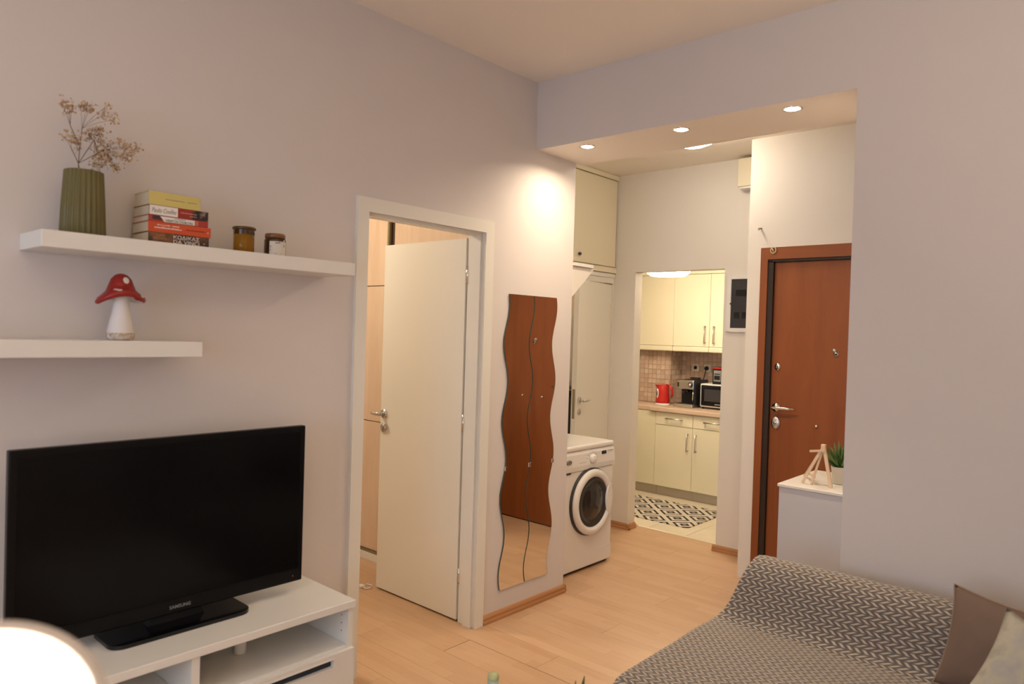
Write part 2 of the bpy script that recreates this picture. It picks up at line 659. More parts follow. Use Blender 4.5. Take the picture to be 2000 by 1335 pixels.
# bathroom behind the ajar door
struct('wall_bathroom', MB().box(-2.0, -1.9, 0.37, 3.0, 0, 2.4).box(-1.9, HALLL - 0.1, 2.0, 2.1, 0, 2.4)
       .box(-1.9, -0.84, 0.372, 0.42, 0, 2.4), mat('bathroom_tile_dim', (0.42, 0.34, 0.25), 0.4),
       'beige tiled bathroom wall seen through the ajar door slit', 'wall')
struct('ceiling_bathroom', MB().box(-2.0, -0.8, 0.37, 2.1, 2.4, 2.45), CEIL, 'bathroom ceiling beyond the ajar door', 'ceiling')
struct('floor_bathroom', MB().box(-2.0, -0.8, 0.37, 2.03, -0.01, 0.002), TILEF, 'tiled floor of the bathroom', 'floor')

# bedroom beyond the open door
struct('wall_bedroom', MB().box(-2.75, -2.65, -3.2, 0.292, 0, 2.7).box(-2.75, -0.1, -3.3, -3.2, 0, 2.7)
       .box(-2.75, -0.84, 0.292, 0.372, 0, 2.7), HALL, 'white wall of the bedroom beyond the open door', 'wall')
struct('ceiling_bedroom', MB().box(-2.75, -0.1, -3.3, 0.372, 2.7, 2.8), CEIL, 'white ceiling of the bedroom beyond the open door', 'ceiling')

# kitchen shell
struct('wall_kitchen_back', MB().box(-2.4, 1.3, 3.75, 3.85, 0, 2.25), GROUT, 'kitchen back wall with beige mosaic splashback', 'wall')
struct('wall_kitchen_column', MB().box(-2.4, -1.082, 3.5, 3.75, 0, 2.25), GROUT, 'boxed kitchen column clad in beige mosaic', 'wall')
struct('wall_kitchen_side', MB().box(-2.5, -2.4, 2.1, 3.85, 0, 2.25).box(1.2, 1.3, 1.95, 3.75, 0, 2.25)
       .box(-2.4, HALLL, 2.1, 2.2, 0, 2.25), HALL, 'white side walls of the kitchen', 'wall')
struct('ceiling_kitchen', MB().box(-2.4, 1.3, 1.95, 3.85, 2.25, 2.3), CEIL, 'low white kitchen ceiling', 'ceiling')
kf = struct('floor_kitchen', MB().box(-2.4, 1.3, 2.03, 3.75, -0.12, -0.008), GROUT, 'cream tiled kitchen floor beyond the doorway', 'floor')
tm = MB().bbox(-0.1635, 0.1635, -0.1635, 0.1635, -0.008, 0, 0.0015, 1).mesh('floor_tile', TILEF)
for i in range(9):
    for j in range(5):
        cx, cy = -2.22 + i * 0.33, 2.20 + j * 0.33
        if cy > 3.65:
            continue
        o = bpy.data.objects.new('floor_tile', tm)
        COL.objects.link(o)
        o.parent = kf
        g = ORG[kf.name]
        o.location = (cx - g[0], cy - g[1], -g[2])
struct('trim_1', MB().bbox(-0.49, 0.265, 1.995, 2.03, -0.008, 0.004, 0.002), mat('threshold_pale', (0.70, 0.60, 0.45), 0.4),
       'pale threshold strip between beech floor and kitchen tiles', 'threshold')

# mosaic splashback, tile by tile
MT = [MB().bbox(-0.0225, 0.0225, 0, 0.006, -0.0225, 0.0225, 0.0015, 1).mesh('tile', m) for m in TILEM]
kb, kc = bpy.data.objects['wall_kitchen_back'], bpy.data.objects['wall_kitchen_column']


def mosaic(par, x, y, z, rz):
    o = bpy.data.objects.new('tile', random.choice(MT))
    COL.objects.link(o)
    o.parent = par
    g = ORG[par.name]
    o.location = (x - g[0], y - g[1], z - g[2])
    o.rotation_euler = (0, 0, rz)


for k in range(11):
    z = 0.895 + k * 0.049
    for i in range(14):
        mosaic(kb, -1.052 + i * 0.049, 3.744, z, 0)
    for i in range(7):
        mosaic(kc, -1.108 - i * 0.049, 3.494, z, 0)
    for i in range(5):
        mosaic(kc, -1.076, 3.528 + i * 0.049, z, PI / 2)

# baseboards (moulded timber)
bbp = [(0, 0), (0.022, 0), (0.022, 0.012), (0.017, 0.022), (0.017, 0.034), (0.010, 0.043), (0, 0.046)]
struct('baseboard_left', MB().prism(bbp, -0.335, 0.372, 'Y').prism([(0.372 + p[0], p[1]) for p in bbp], -0.09, 0.012, 'X'),
       BASEB, 'brown moulded wooden baseboard below the wavy mirror', 'baseboard')
struct('baseboard_kitchen_left', MB().prism([(KW - p[0], p[1]) for p in bbp], -0.69, -0.468, 'X')
       .prism([(-0.49 + p[0], p[1]) for p in bbp], KW - 0.02, 1.95, 'Y'), BASEX,
       'brown baseboard turning into the kitchen doorway by the washing machine', 'baseboard')
struct('baseboard_kitchen_right', MB().prism([(KW - p[0], p[1]) for p in bbp], 0.245, 0.626, 'X'), BASEX,
       'short brown baseboard between kitchen doorway and entrance door', 'baseboard')
struct('baseboard_right', MB().prism([(-p[0], p[1]) for p in bbp], 1.69, RX, 'X'), BASEX,
       'brown baseboard along the wall behind the sofa', 'baseboard')

# ================================================================== INNER DOOR
cas = MB()
C0, C1, CT = -1.198, -0.335, 2.124       # outer casing
I0, I1, IT = -1.138, -0.395, 2.062
cas.prism([(C0, 0), (I0, 0), (I0, IT), (C0, CT)], 0.0, 0.017, 'X')
cas.prism([(C1, 0), (C1, CT), (I1, IT), (I1, 0)], 0.0, 0.017, 'X')
cas.prism([(C0, CT), (I0, IT), (I1, IT), (C1, CT)], 0.0, 0.017, 'X')
cs = struct('trim_2', cas, FRAME, 'cream painted casing around the open inner door', 'door frame')
jm = MB()
jm.box(-0.115, 0.008, D0, I0 - 0.002, 0, IT + 0.02).box(-0.115, 0.008, I1 + 0.002, D1, 0, IT + 0.02)
jm.box(-0.115, 0.008, D0, D1, IT + 0.002, DT)
# stops
jm.box(-0.07, -0.012, I0 - 0.002, I0 + 0.012, 0, IT - 0.012).box(-0.07, -0.012, I1 - 0.012, I1 + 0.002, 0, IT - 0.012)
jm.box(-0.07, -0.012, I0 - 0.002, I1 + 0.002, IT - 0.014, IT + 0.002)
jm.build('jamb', FRAME, cs)
for zh in (0.25, 1.06, 1.85):
    MB().tube([(-0.118, -0.392, zh - 0.045), (-0.118, -0.392, zh + 0.045)], 0.007, 10).build('hinge', CHROME, cs)

dl = MB().bbox(-0.812, -0.124, -0.400, -0.360, 0.010, 2.042, 0.002, 1)
d1 = struct('door_1', dl, LEAF, 'plain cream inner door standing open into the bedroom', 'door')


def lever(parent, c, n_axis, along, m, length=0.115, s=1.0):
    """lever handle: rosette + neck + lever; n_axis = outward unit, along = lever direction unit"""
    c, nn, al = Vector(c), Vector(n_axis), Vector(along)
    h = MB()
    h.tube([c, c + nn * 0.009], 0.026 * s, 20)
    h.tube([c + nn * 0.006, c + nn * 0.045], 0.010, 12)
    h.tube([c + nn * 0.045 - al * 0.012, c + nn * 0.047 + al * 0.02, c + nn * 0.046 + al * length * 0.6, c + nn * 0.040 + al * length],
           [0.010, 0.0105, 0.009, 0.007], 10)
    return h.build('handle', m, parent)


lever(d1, (-0.775, -0.400, 1.048), (0, -1, 0), (-1, 0, 0), STEEL, 0.075)
ro = MB().tube([(-0.775, -0.400, 0.965), (-0.775, -0.408, 0.965)], 0.025, 20).build('key_rosette', STEEL, d1)
MB().box(-0.778, -0.772, -0.409, -0.4075, 0.955, 0.975).build('keyhole', BLACK, ro)

# wardrobe in the bedroom
wd = thing('sliding_wardrobe', 'pale birch wardrobe with sliding doors seen through the open inner door', 'wardrobe', (-1.5, 0.0, 0))
box('plinth', -2.62, -0.16, -0.115, 0.28, 0.0, 0.05, WLAC, wd)
box('carcass', -2.62, -0.16, -0.07, 0.28, 0.05, 2.45, BIRCH, wd)
for a, b_ in ((-2.6, -1.16), (-1.12, -0.18)):
    yy = -0.105 if a < -2 else -0.085
    for z0, z1 in ((0.07, 0.925), (0.930, 1.830), (1.835, 2.42)):
        box('door_panel', a, b_, yy, yy + 0.018, z0, z1, BIRCH, wd, 0.002, 1)
box('track_rail', -2.6, -0.18, -0.112, -0.07, 0.05, 0.068, BRONZE, wd)
box('handle_profile', -1.160, -1.143, -0.112, -0.07, 0.068, 2.43, BRONZE, wd)
box('gap_shade_strip', -1.143, -1.120, -0.086, -0.07, 0.068, 2.43, mat('dark_gap_shade', (0.05, 0.025, 0.012), 0.6), wd)  # dark strip standing in for the shade inside the open door gap

tag(MB().bbox(-0.90, -0.86, -0.47, -0.44, 0, 0.016, 0.005).tube([(-0.87, -0.45, 0.006), (-0.83, -0.46, 0.006), (-0.82, -0.43, 0.006), (-0.85, -0.40, 0.006), (-0.89, -0.41, 0.006)], 0.004, 6)
    .build('charger_plug', WHITEP), 'small white plug and cord lying on the bedroom floor by the door', 'plug')

# ================================================================== HALL FITTINGS
# entrance door
d2 = MB().bbox(0.798, 1.60, 1.435, 1.475, 0.008, 2.046, 0.003, 1)
d2 = struct('door_2', d2, DOORW, 'reddish brown veneered entrance door with steel lever', 'door')
lever(d2, (0.838, 1.435, 1.128), (0, -1, 0), (1, 0, 0), CHROME, 0.125)
es = MB().lathe([(0.030, 0), (0.030, 0.004), (0.026, 0.009), (0.001, 0.010)], (0, 0, 0), 'Z', 24)
es.xform(Matrix.Translation((0.838, 1.435, 1.030)) @ Matrix.Rotation(PI / 2, 4, 'X') @ Matrix.Diagonal((1.0, 1.3, 1, 1)))
es = es.build('lock_plate', STEEL, d2)
MB().tube([(0.838, 1.4255, 1.030), (0.838, 1.421, 1.030)], 0.009, 14).build('lock_cylinder', CHROME, es)
es = MB().lathe([(0.019, 0), (0.018, 0.008), (0.001, 0.010)], (0, 0, 0), 'Z', 20)
es.xform(Matrix.Translation((0.840, 1.435, 1.385)) @ Matrix.Rotation(PI / 2, 4, 'X') @ Matrix.Diagonal((1.0, 1.25, 1, 1)))
es = es.build('upper_lock_rosette', CHROME, d2)
MB().box(0.837, 0.843, 1.4235, 1.4255, 1.370, 1.392).build('keyhole', BLACK, es)
pk = MB().tube([(1.190, 1.435, 1.478), (1.190, 1.428, 1.478)], 0.014, 16).build('peephole', CHROME, d2)
MB().tube([(1.190, 1.4285, 1.478), (1.190, 1.4265, 1.478)], 0.006, 12).build('lens', BLACKG, pk)
MB().tube([(1.178, 1.435, 1.499), (1.178, 1.429, 1.499)], 0.012, 16).build('peephole_cover', STEEL, d2)
for xk in (1.09, 1.30):
    MB().sphere((xk, 1.430, 1.035), 0.010, 12, 8).build('stud', CHROME, d2)
fr = MB()
fr.prism([(0.718, 0), (0.764, 0), (0.764, 2.062), (0.718, 2.137)], 1.402, 1.44, 'Y')
fr.prism([(1.68, 0), (1.634, 0), (1.634, 2.062), (1.68, 2.137)], 1.402, 1.44, 'Y')
ef = struct('trim_3', fr, DOORW, 'brown wooden frame around the entrance door', 'door frame')
MB().prism([(0.718, 2.137), (0.764, 2.062), (1.634, 2.062), (1.68, 2.137)], 1.402, 1.44, 'Y').build('frame_head', DOORX, ef)
rb = MB().box(0.760, 0.798, 1.412, 1.48, 0, 2.05).box(1.60, 1.638, 1.412, 1.48, 0, 2.05).box(0.760, 1.638, 1.412, 1.48, 2.046, 2.085)
rb.build('rebate', DKFR, ef)
MB().box(0.735, 1.66, 1.48, 1.60, 0, 2.12).build('frame_lining', DKFR, ef)

tag(MB().tube([(0.707, 1.42, 2.265), (0.707, 1.385, 2.262), (0.715, 1.378, 2.25), (0.722, 1.376, 2.235)], 0.005, 8)
    .lathe([(0.011, 0.0), (0.009, 0.008)], (0, 0, 0), 'Z', 12)
    .build('wall_hook', STEEL) if False else
    MB().tube([(0.707, 1.42, 2.265), (0.709, 1.375, 2.259), (0.716, 1.362, 2.247)], [0.006, 0.0045, 0.004], 8).build('wall_hook', mat('hook_steel', (0.35, 0.30, 0.26), 0.4, 0.6)),
    'small steel hook in the wall above the entrance door', 'hook')
ring = MB()
ring.tube([(0.80 + 0.017 * math.cos(a), 1.396, 2.118 + 0.019 * math.sin(a)) for a in [2 * PI * k / 20 for k in range(20)]], 0.0035, 8, closed=True)
ring.tube([(0.788, 1.397, 2.132), (0.80, 1.392, 2.118), (0.803, 1.394, 2.104)], 0.004, 8)
tag(ring.build('cord_ring', mat('pale_cord', (0.66, 0.52, 0.34), 0.6)), 'pale cord ring hung on the head of the entrance door frame', 'ring')

# bathroom door, ajar
HY, HX = 1.832, HALLL
th = math.radians(10.5)
ax = Vector((math.sin(th), -math.cos(th), 0))      # from the hinge to the free edge
nx = Vector((math.cos(th), math.sin(th), 0))       # hall-side normal


def bd(u, w, z):
    p = Vector((HX, HY, 0)) + ax * u + nx * w
    return (p.x, p.y, z)


def bdbox(u0, u1, w0, w1, z0, z1):
    vs = [bd(u, w, z) for z in (z0, z1) for (u, w) in ((u0, w0), (u1, w0), (u1, w1), (u0, w1))]
    return MB().add(vs, [(3, 2, 1, 0), (4, 5, 6, 7), (0, 1, 5, 4), (1, 2, 6, 5), (2, 3, 7, 6), (3, 0, 4, 7)])


d3 = struct('door_3', bdbox(0.0, 0.60, -0.04, 0.0, 0.01, 1.962), LEAF, 'cream bathroom door left ajar behind the washing machine', 'door')
lever(d3, bd(0.548, 0, 1.055), nx, -ax, STEEL, 0.105)
kr = MB().tube([bd(0.548, 0, 0.968), bd(0.548, 0.007, 0.968)], 0.024, 18).build('key_rosette', STEEL, d3)
bdbox(0.60, 0.602, -0.030, -0.010, 0.92, 1.14).build('lock_plate', mat('brass_plate', (0.35, 0.29, 0.19), 0.4, 0.7), d3)
for zh in (1.0, 1.75):
    bdbox(0.004, 0.012, 0.0, 0.006, zh - 0.05, zh + 0.05).build('hinge', CREAMB, d3)
bf = MB().box(HALLL - 0.1, HALLL + 0.010, 1.19, 1.225, 0, 2.02).box(HALLL - 0.1, HALLL + 0.010, 1.19, 1.845, 1.972, 2.02)
bf.box(HALLL, HALLL + 0.018, 1.15, 1.845, 2.02, 2.05)
struct('trim_4', bf, FRAME, 'cream frame and head rail above the ajar bathroom door', 'door frame')
# towel and shelf in the bathroom slit
tw = MB()
for k in range(9):
    for j in range(2):
        pass
vs, fs = [], []
nu, nv = 18, 12
for j in range(nv + 1):
    for i in range(nu + 1):
        u, v = i / nu, j / nv
        wd2 = 0.20 + 0.10 * v
        vs.append((-1.33 + wd2 * u, 1.955 + 0.02 * math.sin(u * 17 + v * 2) + 0.008 * math.sin(v * 5), 1.72 - 0.62 * v))
for j in range(nv):
    for i in range(nu):
        a = j * (nu + 1) + i
        fs.append((a, a + 1, a + nu + 2, a + nu + 1))
tb = MB().add(vs, fs, True)
o = tb.build('bath_towel', mat('grey_towel', (0.42, 0.38, 0.33), 0.9, bump=(200, 0.5)))
md = o.modifiers.new('thickness', 'SOLIDIFY')
md.thickness = 0.012
tag(o, 'pale grey towel hanging inside the bathroom', 'towel')
sh = thing('bathroom_rack', 'dark open rack with pale boards inside the bathroom', 'rack', (-1.2, 1.85, 0))
for z in (0.35, 0.70, 1.05):
    box('shelf_board', -1.36, -1.02, 1.74, 1.99, z - 0.012, z + 0.012, WLAC, sh)
for xx, yy in ((-1.36, 1.74), (-1.04, 1.74), (-1.36, 1.97), (-1.04, 1.97)):
    box('post', xx, xx + 0.02, yy, yy + 0.02, 0.002, 1.08, DARKG, sh)

# overhead cabinet over the bathroom door
oc = thing('overhead_cabinet', 'cream overhead cupboard built in above the bathroom door', 'cabinet', (HALLL + 0.02, 1.1, 2.08))
box('door', HALLL + 0.004, HALLL + 0.022, 0.85, 1.835, 2.105, 2.800, CREAMB, oc, 0.002, 1)
box('top_rail', HALLL + 0.002, HALLL + 0.030, 0.374, 1.845, 2.806, 2.842, CREAMB, oc)
box('bottom_rail', HALLL + 0.002, HALLL + 0.030, 0.374, 1.845, 2.055, 2.098, CREAMB, oc)
MB().sphere((HALLL + 0.036, 1.335, 2.165), 0.013, 12, 8).tube([(HALLL + 0.02, 1.335, 2.165), (HALLL + 0.036, 1.335, 2.165)], 0.006, 8).build('knob', DARKG, oc)

# wall shelf with triangular side bracket over the washing machine
ws = thing('bracket_shelf', 'white shelf on a triangular side bracket above the washing machine', 'shelf', (-0.3, 0.374, 1.68))
MB().prism([(0.374, 1.975), (0.735, 1.975), (0.374, 1.675)], -0.118, -0.100, 'X').build('bracket', HALL, ws)
box('shelf_board', -0.60, -0.085, 0.374, 0.705, 1.976, 1.996, WLAC, ws, 0.002, 1)

# fuse box on the kitchen wall
fb = thing('fuse_box', 'white framed fuse box with dark glass door beside the kitchen doorway', 'fuse box', (0.41, 1.84, 1.60))
fbm = MB().bbox(0.293, 0.327, 1.828, KW, 1.603, 2.010, 0.004).bbox(0.50, 0.534, 1.828, KW, 1.603, 2.010, 0.004)
fbm.box(0.327, 0.50, 1.829, KW, 1.603, 1.630).box(0.327, 0.50, 1.829, KW, 1.982, 2.010)
fbm.build('frame', WHITEP, fb)
box('back_plate', 0.327, 0.50, 1.842, 1.849, 1.63, 1.982, mat('fuse_back', (0.30, 0.28, 0.30), 0.5), fb)
for z0, x0, x1 in ((1.86, 0.36, 0.47), (1.70, 0.35, 0.39), (1.70, 0.41, 0.45)):
    box('breaker', x0, x1, 1.8375, 1.842, z0, z0 + 0.045, BLACK, fb, 0.001, 1)
MB().box(0.329, 0.498, 1.8315, 1.8340, 1.633, 1.980).build('glass_door', mat('smoked_glass', (0.03, 0.03, 0.035), 0.03, alpha=0.40), fb)
MB().sphere((0.327, 1.829, 1.805), 0.007, 10, 6).build('latch', DARKG, fb)

vb = thing('wall_box', 'small cream box mounted high on the hall wall near the ceiling', 'box', (0.46, 1.80, 2.61))
box('housing', 0.380, 0.60, 1.755, KW - 0.001, 2.625, 2.825, CREAMB, vb, 0.006)
box('lower_lip', 0.392, 0.60, 1.765, KW - 0.001, 2.612, 2.624, WLAC, vb)

# wavy mirrors
def wave(z):
    return -0.020 * math.cos(2 * PI * (z - 1.49) / 0.42) + 0.0075 * (1.76 - z)


mlab = ('left strip of the wavy wall mirror beside the door casing', 'right strip of the wavy wall mirror beside the pier edge')
for k, (ya, yb) in enumerate(((-0.2085, -0.0045), (-0.0005, 0.2035))):
    zs = [0.152 + (1.758 - 0.152) * i / 90 for i in range(91)]
    tp = 0.006 if k == 0 else 0.0
    lft = [(ya + wave(z), z) for z in zs]
    rt = [(yb + wave(z), z) for z in zs]
    poly = lft + rt[::-1]
    t = thing('wavy_mirror', mlab[k], 'mirror', (0.004, (ya + yb) / 2, 0.152), 'pair of wavy mirror strips')
    MB().prism(poly, 0.004, 0.0085, 'X').build('backing', MEDGE, t)
    cy = (ya + yb) / 2
    inner = [(p[0] + (0.0022 if i < 91 else -0.0022), p[1]) for i, p in enumerate(poly)]
    MB().prism(inner, 0.0086, 0.0094, 'X').build('glass', MIRROR, t)
    for yy, z in ((ya + wave(0.81) + 0.004, 0.81), (yb + wave(0.81) - 0.004, 0.81)):
        box('clip', 0.003, 0.013, yy - 0.006, yy + 0.006, z - 0.012, z + 0.012, CHROME, t, 0.001, 1)

# washing machine
X = -0.14
Y0, Y1 = 0.492, 1.087
wm = thing('washing_machine', 'white front-loading washing machine with round dark porthole in the niche', 'washing machine', (X - 0.25, (Y0 + Y1) / 2, 0.0))
box('body', X - 0.46, X, Y0, Y1, 0.018, 0.668, WHITEE, wm, 0.012, 3)
box('toe_kick', X - 0.45, X - 0.02, Y0 + 0.02, Y1 - 0.02, 0.004, 0.03, BLACK, wm)
MB().box(X, X + 0.0022, Y0 + 0.005, Y1 - 0.005, 0.03, 0.124).build('lower_panel', WHITEE, wm)
cpn = MB().prism([(X - 0.46, 0.669), (X + 0.006, 0.669), (X + 0.010, 0.70), (X + 0.004, 0.775), (X - 0.006, 0.795), (X - 0.46, 0.795)], Y0, Y1, 'Y')
cp = cpn.build('control_panel', WHITEE, wm)
box('worktop', X - 0.46, X + 0.004, Y0 - 0.002, Y1 + 0.002, 0.796, 0.832, WHITEE, wm, 0.014, 3)
kn = MB().lathe([(0.032, 0), (0.030, 0.008), (0.026, 0.020), (0.018, 0.024), (0.001, 0.025)], (X + 0.007, 0.825, 0.735), 'X', 24)
kn.build('programme_knob', WHITEE, cp)
box('display', X + 0.004, X + 0.0105, 0.935, 0.985, 0.752, 0.774, BLACKG, cp, 0.002, 1)
bg_ = MB().lathe([(0.030, 0), (0.029, 0.003), (0.001, 0.0035)], (0, 0, 0), 'X', 24)
bg_.xform(Matrix.Translation((X + 0.0095, 0.570, 0.735)) @ Matrix.Diagonal((1, 1, 0.5, 1)))
bdg = bg_.build('badge', mat('badge_grey', (0.25, 0.24, 0.22), 0.35, 0.5), cp)
MB().tube([(X + 0.0135, 0.570 + 0.017 * math.cos(a), 0.735 + 0.0085 * math.sin(a)) for a in [2 * PI * k / 24 for k in range(24)]], 0.0015, 6, closed=True).build('badge_ring', CHROME, bdg)
ic = MB()
for i in range(7):
    a = PI * (0.05 + 0.9 * i / 6)
    ic.box(X + 0.0045, X + 0.0092, 0.825 + 0.055 * math.cos(a) - 0.004, 0.825 + 0.055 * math.cos(a) + 0.004, 0.735 + 0.045 * math.sin(a) - 0.0012, 0.735 + 0.045 * math.sin(a) + 0.0012)
for i in range(4):
    ic.box(X + 0.0045, X + 0.0085, 1.005 + i * 0.016, 1.015 + i * 0.016, 0.770, 0.7725)
    ic.box(X + 0.0045, X + 0.0093, 0.69 + i * 0.018, 0.702 + i * 0.018, 0.717, 0.7195)
o = ic.build('panel_print', mat('print_grey', (0.40, 0.38, 0.36), 0.5), cp)
o['kind'] = 'stuff'
box('drawer_slot', X, X + 0.004, Y0 + 0.01, 0.60, 0.655, 0.668, DARKG, wm)
# porthole door
PC = (X, 0.822, 0.452)
MB().lathe([(0.225, 0.0), (0.222, 0.012), (0.205, 0.012), (0.205, 0.0)], PC, 'X', 48).build('door_seat', DARKG, wm)
pd = MB().lathe([(0.212, 0.012), (0.216, 0.024), (0.210, 0.036), (0.192, 0.044), (0.172, 0.040), (0.164, 0.028), (0.164, 0.012)], PC, 'X', 56)
pd = pd.build('porthole_ring', WHITEE, wm)
MB().lathe([(0.164, 0.030), (0.150, 0.034), (0.132, 0.027), (0.118, 0.024), (0.095, 0.034), (0.055, 0.043), (0.001, 0.046)], PC, 'X', 48, cap=False).build(
    'porthole_glass', mat('porthole_glass', (0.03, 0.025, 0.021), 0.08, spec=0.6), pd)
hd = MB()
hp = []
for k in range(13):
    a = -0.75 + 1.5 * k / 12
    hp.append((X + 0.036, PC[1] + 0.255 - 0.115 * math.cos(a), PC[2] + 0.150 * math.sin(a)))
hd.tube(hp, [0.004] + [0.009] * 11 + [0.004], 10)
hd.build('grip', WHITEE, pd)
hb = [(PC[1] + 0.255 - 0.110 * math.cos(a), PC[2] + 0.150 * math.sin(a)) for a in [-0.75 + 1.5 * k / 12 for k in range(13)]]
hb += [(PC[1] + 0.205 * math.cos(a), PC[2] + 0.205 * math.sin(a)) for a in [0.54 - 1.08 * k / 12 for k in range(13)]]
MB().prism(hb, X + 0.030, X + 0.0425, 'X').build('grip_plate', WHITEE, pd)

# shoe cabinet, easel, plant
CABW = mat('cabinet_white_daylit', (0.58, 0.58, 0.61), 0.4)  # greyish white with the bluish daylight on its sides mixed into the colour
sc_ = thing('shoe_cabinet', 'white cabinet standing in the hall by the entrance door', 'cabinet', (1.46, 0.69, 0))
box('carcass', 1.253, 1.676, 0.446, 0.968, 0.0, 0.834, CABW, sc_, 0.002, 1)
box('top_board', 1.246, 1.680, 0.440, 0.974, 0.835, 0.85, WLAC, sc_, 0.002, 1)
ea = thing('mini_easel', 'small pale wooden easel on the white hall cabinet', 'easel', (1.3862, 0.5431, 0.8500))
EAW = wood('pale_pine', (0.72, 0.52, 0.34), (0.80, 0.62, 0.44), 'Z', 8, 8, 0.5)


def stick(p, q, w, d):
    p, q = Vector(p), Vector(q)
    dz = (q - p).normalized()
    sx_ = dz.cross(Vector((0, 1, 0))).normalized()
    sy_ = dz.cross(sx_)
    vs = [c + sx_ * a * w / 2 + sy_ * b_ * d / 2 for c in (p, q) for a, b_ in ((-1, -1), (1, -1), (1, 1), (-1, 1))]
    return MB().add(vs, [(3, 2, 1, 0), (4, 5, 6, 7), (0, 1, 5, 4), (1, 2, 6, 5), (2, 3, 7, 6), (3, 0, 4, 7)])


stick((1.3330, 0.5337, 0.8537), (1.4217, 0.5431, 1.0367), 0.011, 0.010).build('leg', EAW, ea)
stick((1.4683, 0.5337, 0.8537), (1.4282, 0.5431, 1.0367), 0.015, 0.010).build('leg', EAW, ea)
stick((1.3731, 0.5431, 0.8537), (1.4235, 0.5487, 1.0367), 0.009, 0.010).build('leg', EAW, ea)
stick((1.2789, 0.7157, 0.8537), (1.4095, 0.5543, 1.0227), 0.009, 0.010).build('rear_leg', EAW, ea)
box('top_block', 1.4142, 1.4347, 0.5356, 0.5561, 1.0227, 1.0535, EAW, ea, 0.002, 1)
stick((1.3629, 0.5384, 1.0133), (1.4347, 0.5384, 1.0255), 0.010, 0.012).build('cross_bar', EAW, ea)
stick((1.3134, 0.6644, 0.8873), (1.3862, 0.5431, 0.8873), 0.009, 0.012).build('canvas_rest', EAW, ea)
pp = thing('potted_succulent', 'small spiky green succulent in a pale pot on the hall cabinet', 'plant', (1.466, 0.674, 0.85))
MB().lathe([(0.032, 0.851), (0.034, 0.853), (0.043, 0.932), (0.043, 0.936), (0.038, 0.936), (0.037, 0.925), (0.001, 0.925)], (1.466, 0.674, 0), 'Z', 28).build(
    'pot', mat('pale_pot', (0.66, 0.60, 0.50), 0.55), pp)
GRN = [mat('succulent_green_%d' % i, c, 0.45) for i, c in enumerate(((0.07, 0.14, 0.03), (0.16, 0.24, 0.07), (0.04, 0.09, 0.02)))]
for k in range(42):
    a = k * 2.39996
    tilt = 0.15 + 1.15 * (k / 42) ** 0.8
    ln = 0.085 + 0.03 * random.random()
    d = Vector((math.cos(a) * math.sin(tilt), math.sin(a) * math.sin(tilt), math.cos(tilt)))
    p0 = Vector((1.466, 0.674, 0.927))
    pts = [p0 + d * ln * t + Vector((0, 0, 0.028 * t * t)) for t in (0, 0.25, 0.5, 0.75, 1)]
    MB().tube(pts, [0.005, 0.007, 0.006, 0.004, 0.0006], 6).build('leaf', GRN[k % 3], pp)

# ================================================================== KITCHEN
def bar_handle(parent, p, axis, ln, m=STEEL, out=0.028):
    """bow handle on a front facing -Y"""
    p = Vector(p)
    a = Vector((1, 0, 0)) if axis == 'X' else Vector((0, 0, 1))
    o_ = Vector((0, -1, 0))
    h = MB()
    e0, e1 = p - a * ln / 2, p + a * ln / 2
    h.tube([e0 + o_ * out, e1 + o_ * out], 0.0055, 8)
    for e in (e0 + a * 0.008, e1 - a * 0.008):
        h.tube([e, e + o_ * out], 0.0075, 8)
    return h.build('handle', m, parent)


BY = 3.13
defs = [(-1.80, -1.012, False, 'cream base cabinet left of the kettle with one plain door'),
        (-1.012, -0.612, True, 'cream base cabinet with drawer under the coffee machine'),
        (-0.612, -0.212, True, 'cream base cabinet with drawer under the microwave')]
for a, b_, dr, lb in defs:
    t = thing('base_cabinet', lb, 'cabinet', ((a + b_) / 2, 3.42, 0), 'kitchen base cabinets')
    dy = 0.06 if not dr else 0.0
    box('carcass', a + 0.001, b_ - 0.001, BY + 0.021 + dy, 3.49 if b_ < -1.0 else 3.735, 0.10, 0.823, CREAMB, t)
    box('plinth', a + 0.001, b_ - 0.001, BY + 0.055, BY + 0.072, 0.001, 0.10, GREYPL, t)
    if dr:
        d_ = box('door', a + 0.0015, b_ - 0.0015, BY, BY + 0.019, 0.098, 0.692, CREAM, t, 0.002, 1)
        bar_handle(d_, ((-0.660 if a < -1 else -0.572), BY, 0.555), 'Z', 0.17)
        d_ = box('drawer', a + 0.0015, b_ - 0.0015, BY, BY + 0.019, 0.697, 0.818, CREAM, t, 0.002, 1)
        bar_handle(d_, ((a + b_) / 2 + 0.008, BY, 0.764), 'X', 0.175)
    else:
        box('door', a + 0.0015, b_ - 0.0015, BY, BY + 0.079, 0.098, 0.818, CREAM, t, 0.002, 1)
wt = thing('kitchen_worktop', 'beige speckled kitchen worktop with stepped left end', 'worktop', (-1.0, 3.4, 0.824))
box('slab', -1.070, 0.30, 3.10, 3.742, 0.824, 0.868, WTOP, wt, 0.008, 3)
box('end_slab', -1.85, -1.071, 3.135, 3.493, 0.824, 0.868, WTOP, wt, 0.008, 3)
udefs = [(-1.40, -0.994, None, 'plain cream wall cupboard above the kettle'),
         (-0.994, -0.604, 'R', 'cream wall cupboard with handle above the coffee machine'),
         (-0.604, -0.214, 'L', 'cream wall cupboard with handle above the microwave')]
UY = 3.39
